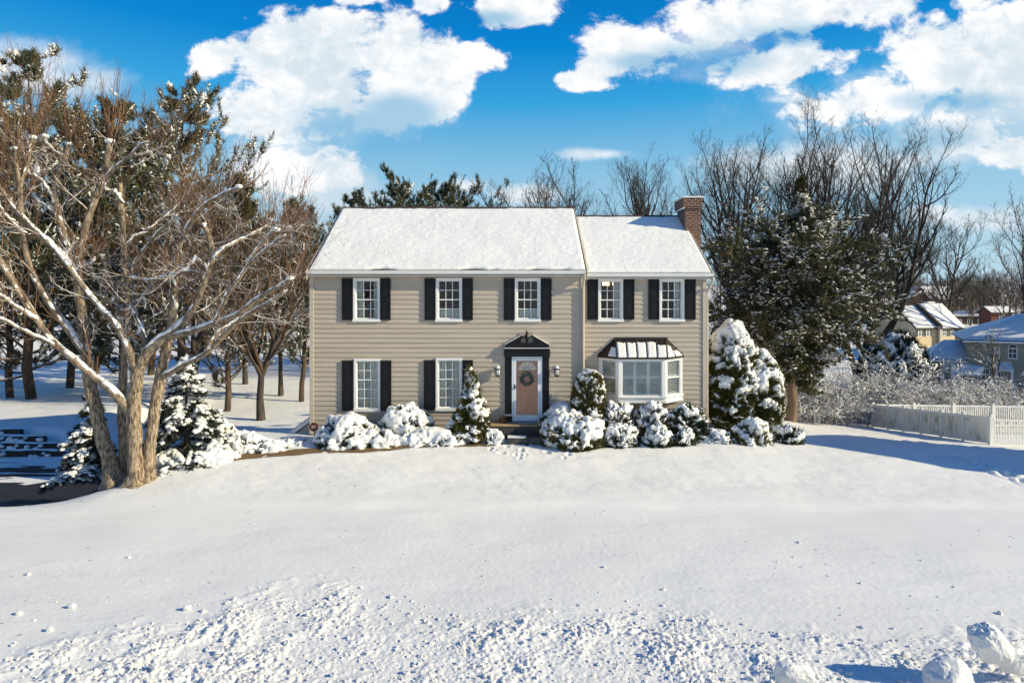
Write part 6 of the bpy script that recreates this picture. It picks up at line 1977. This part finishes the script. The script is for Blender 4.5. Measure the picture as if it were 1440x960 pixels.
# ------------------------------------------------------------------ frozen lumps thrown up by the plough
def chunk(label, px, py, d, ax, size, seed, name='snow_chunk', lev=5, rough=.20, group='frozen snow chunks at the kerb'):
    """size = half axes (along ax, across, thickness); px,py = centre in the photo"""
    c = at(px, py, d)
    V, F = ICO[lev]
    X = nrm(np.array([ax], float))[0]; Y = nrm(np.cross([[0.2, 0.9, .3]], X[None]))[0]; Z = np.cross(X, Y)
    q = V * 1.6 + seed * 7.1
    k = 1 + rough * 1.3 * fbm(q * .75, 2) + rough * .35 * fbm(q * 2.6 + 3, 2) + rough * .16 * fbm(q * 7, 3)
    W = np.sign(V) * np.abs(V) ** .82 * k[:, None]
    P = W[:, 0:1] * X * size[0] + W[:, 1:2] * Y * size[1] + W[:, 2:3] * Z * size[2]
    o = Geo().add(P, None, F).build(name, M['snow_chunk'], None, True)
    o.location = c
    return tag(o, label, 'snow chunk', group)
M['snow_chunk'] = mat_snow('frozen_plough_snow', (0.70, 0.70, 0.69), .45, (16.0, 70.0), .02, .18)
chunk('tall leaning block of frozen snow at the lower right', 1394, 906, 8.75, (.60, .12, -.66), (.36, .20, .19), 1)
chunk('broad block of frozen snow at the bottom edge right of centre', 1334, 954, 8.35, (.9, .1, .1), (.29, .25, .25), 2)
chunk('low smooth lump of snow at the bottom edge casting a shadow', 1120, 950, 8.5, (.95, .0, -.2), (.27, .2, .13), 3)
chunk('low spill of frozen snow beside the tall leaning block', 1436, 930, 8.8, (.9, .2, -.25), (.30, .22, .09), 4)
for k, (px, py, r, lab) in enumerate([(101, 851, .055, 'small snow clod, roundest of the ones lying on the smooth snow at left'), (27, 860, .045, 'small snow clod nearest the left edge'), (70, 882, .045, 'small snow clod lowest at the left'), (263, 854, .055, 'small snow clod just above the lumpy bank'), (40, 805, .035, 'small snow clod highest at the left'), (181, 780, .03, 'tiny snow clod far out on the smooth street snow'), (1273, 922, .05, 'small snow clod beside the shadow of the broad block')]):
    d = 900 * (CAM_Z + .6) / (py + 3 - 415)
    c = at(px, py, d)
    o = chunk(lab, px, py, d, (1, .2, 0), (r * 1.2, r, r * .8), 10 + k, 'snow_clod', 3, .15, 'small snow clods on the street')
    o.location.z = gz(c[0], c[1]) + r * .55

def crumbs():
    rng = np.random.default_rng(401)
    n = 5200
    px = rng.uniform(-40, 1480, n); d = 8.0 + 6.0 * rng.random(n) ** 1.5
    x = (px - 720) / FPX * d; y = d - CAM_D
    b = np.interp(x, BANK_X, BANK_Y) + .5 * n2(x, y, 1.0, 2, 7.0)
    k = (y < b + .9 * rng.random(n) ** 2) | (rng.random(n) < .02)
    x, y = x[k], y[k]
    z = ground_z(x, y)
    s = .007 + .020 * rng.random(len(x)) ** 2 + .022 * rng.random(len(x)) ** 14
    g = Geo(); pads(g, rng, np.stack([x, y, z + s * .4], -1), s, .8, None, 1.2, 1, .25)
    tag(g.build('snow_crumbs', M['snow_chunk'], None), 'loose snow crumbs on the ploughed bank', None, None, 'stuff')
    # specks of bark and twig
    m = 300
    px = rng.uniform(0, 1440, m); d = 9.5 + 12 * rng.random(m)
    x = (px - 720) / FPX * d; y = d - CAM_D; z = ground_z(x, y)
    a = rng.random(m) * 6.283
    g = Geo(); tufts(g, rng, np.stack([x, y, z + .008], -1), np.stack([np.cos(a), np.sin(a), .05 + 0 * a], -1), 1, .045, .012, .1)
    tag(g.build('twig_litter', M['bark_dark'], None), 'dark specks of twig scattered on the snow', None, None, 'stuff')
crumbs()

# unseen pines added beyond the right edge to keep the hipped house in shade
for k, (x, y, sx, lab) in enumerate([(62, 32, 1.5, 'unseen shade pine added beyond the right edge of the view, nearest the hipped house'), (70, 29, 1.6, 'unseen shade pine added beyond the right edge of the view, second from the hipped house'), (77, 25, 1.5, 'unseen shade pine added beyond the right edge of the view, farthest from the hipped house'), (66, 37, 1.5, 'unseen shade pine added beyond the right edge of the view, behind the nearest one')]):
    src = [o for o in COL.objects if o.name.startswith('pine_tree') and o.parent is None][0]
    dup(src, (x, y, gz(x, y) - 1.5), 1.3 * k, (sx, sx, .95), lab, 'unseen shade pines added beyond the right edge')
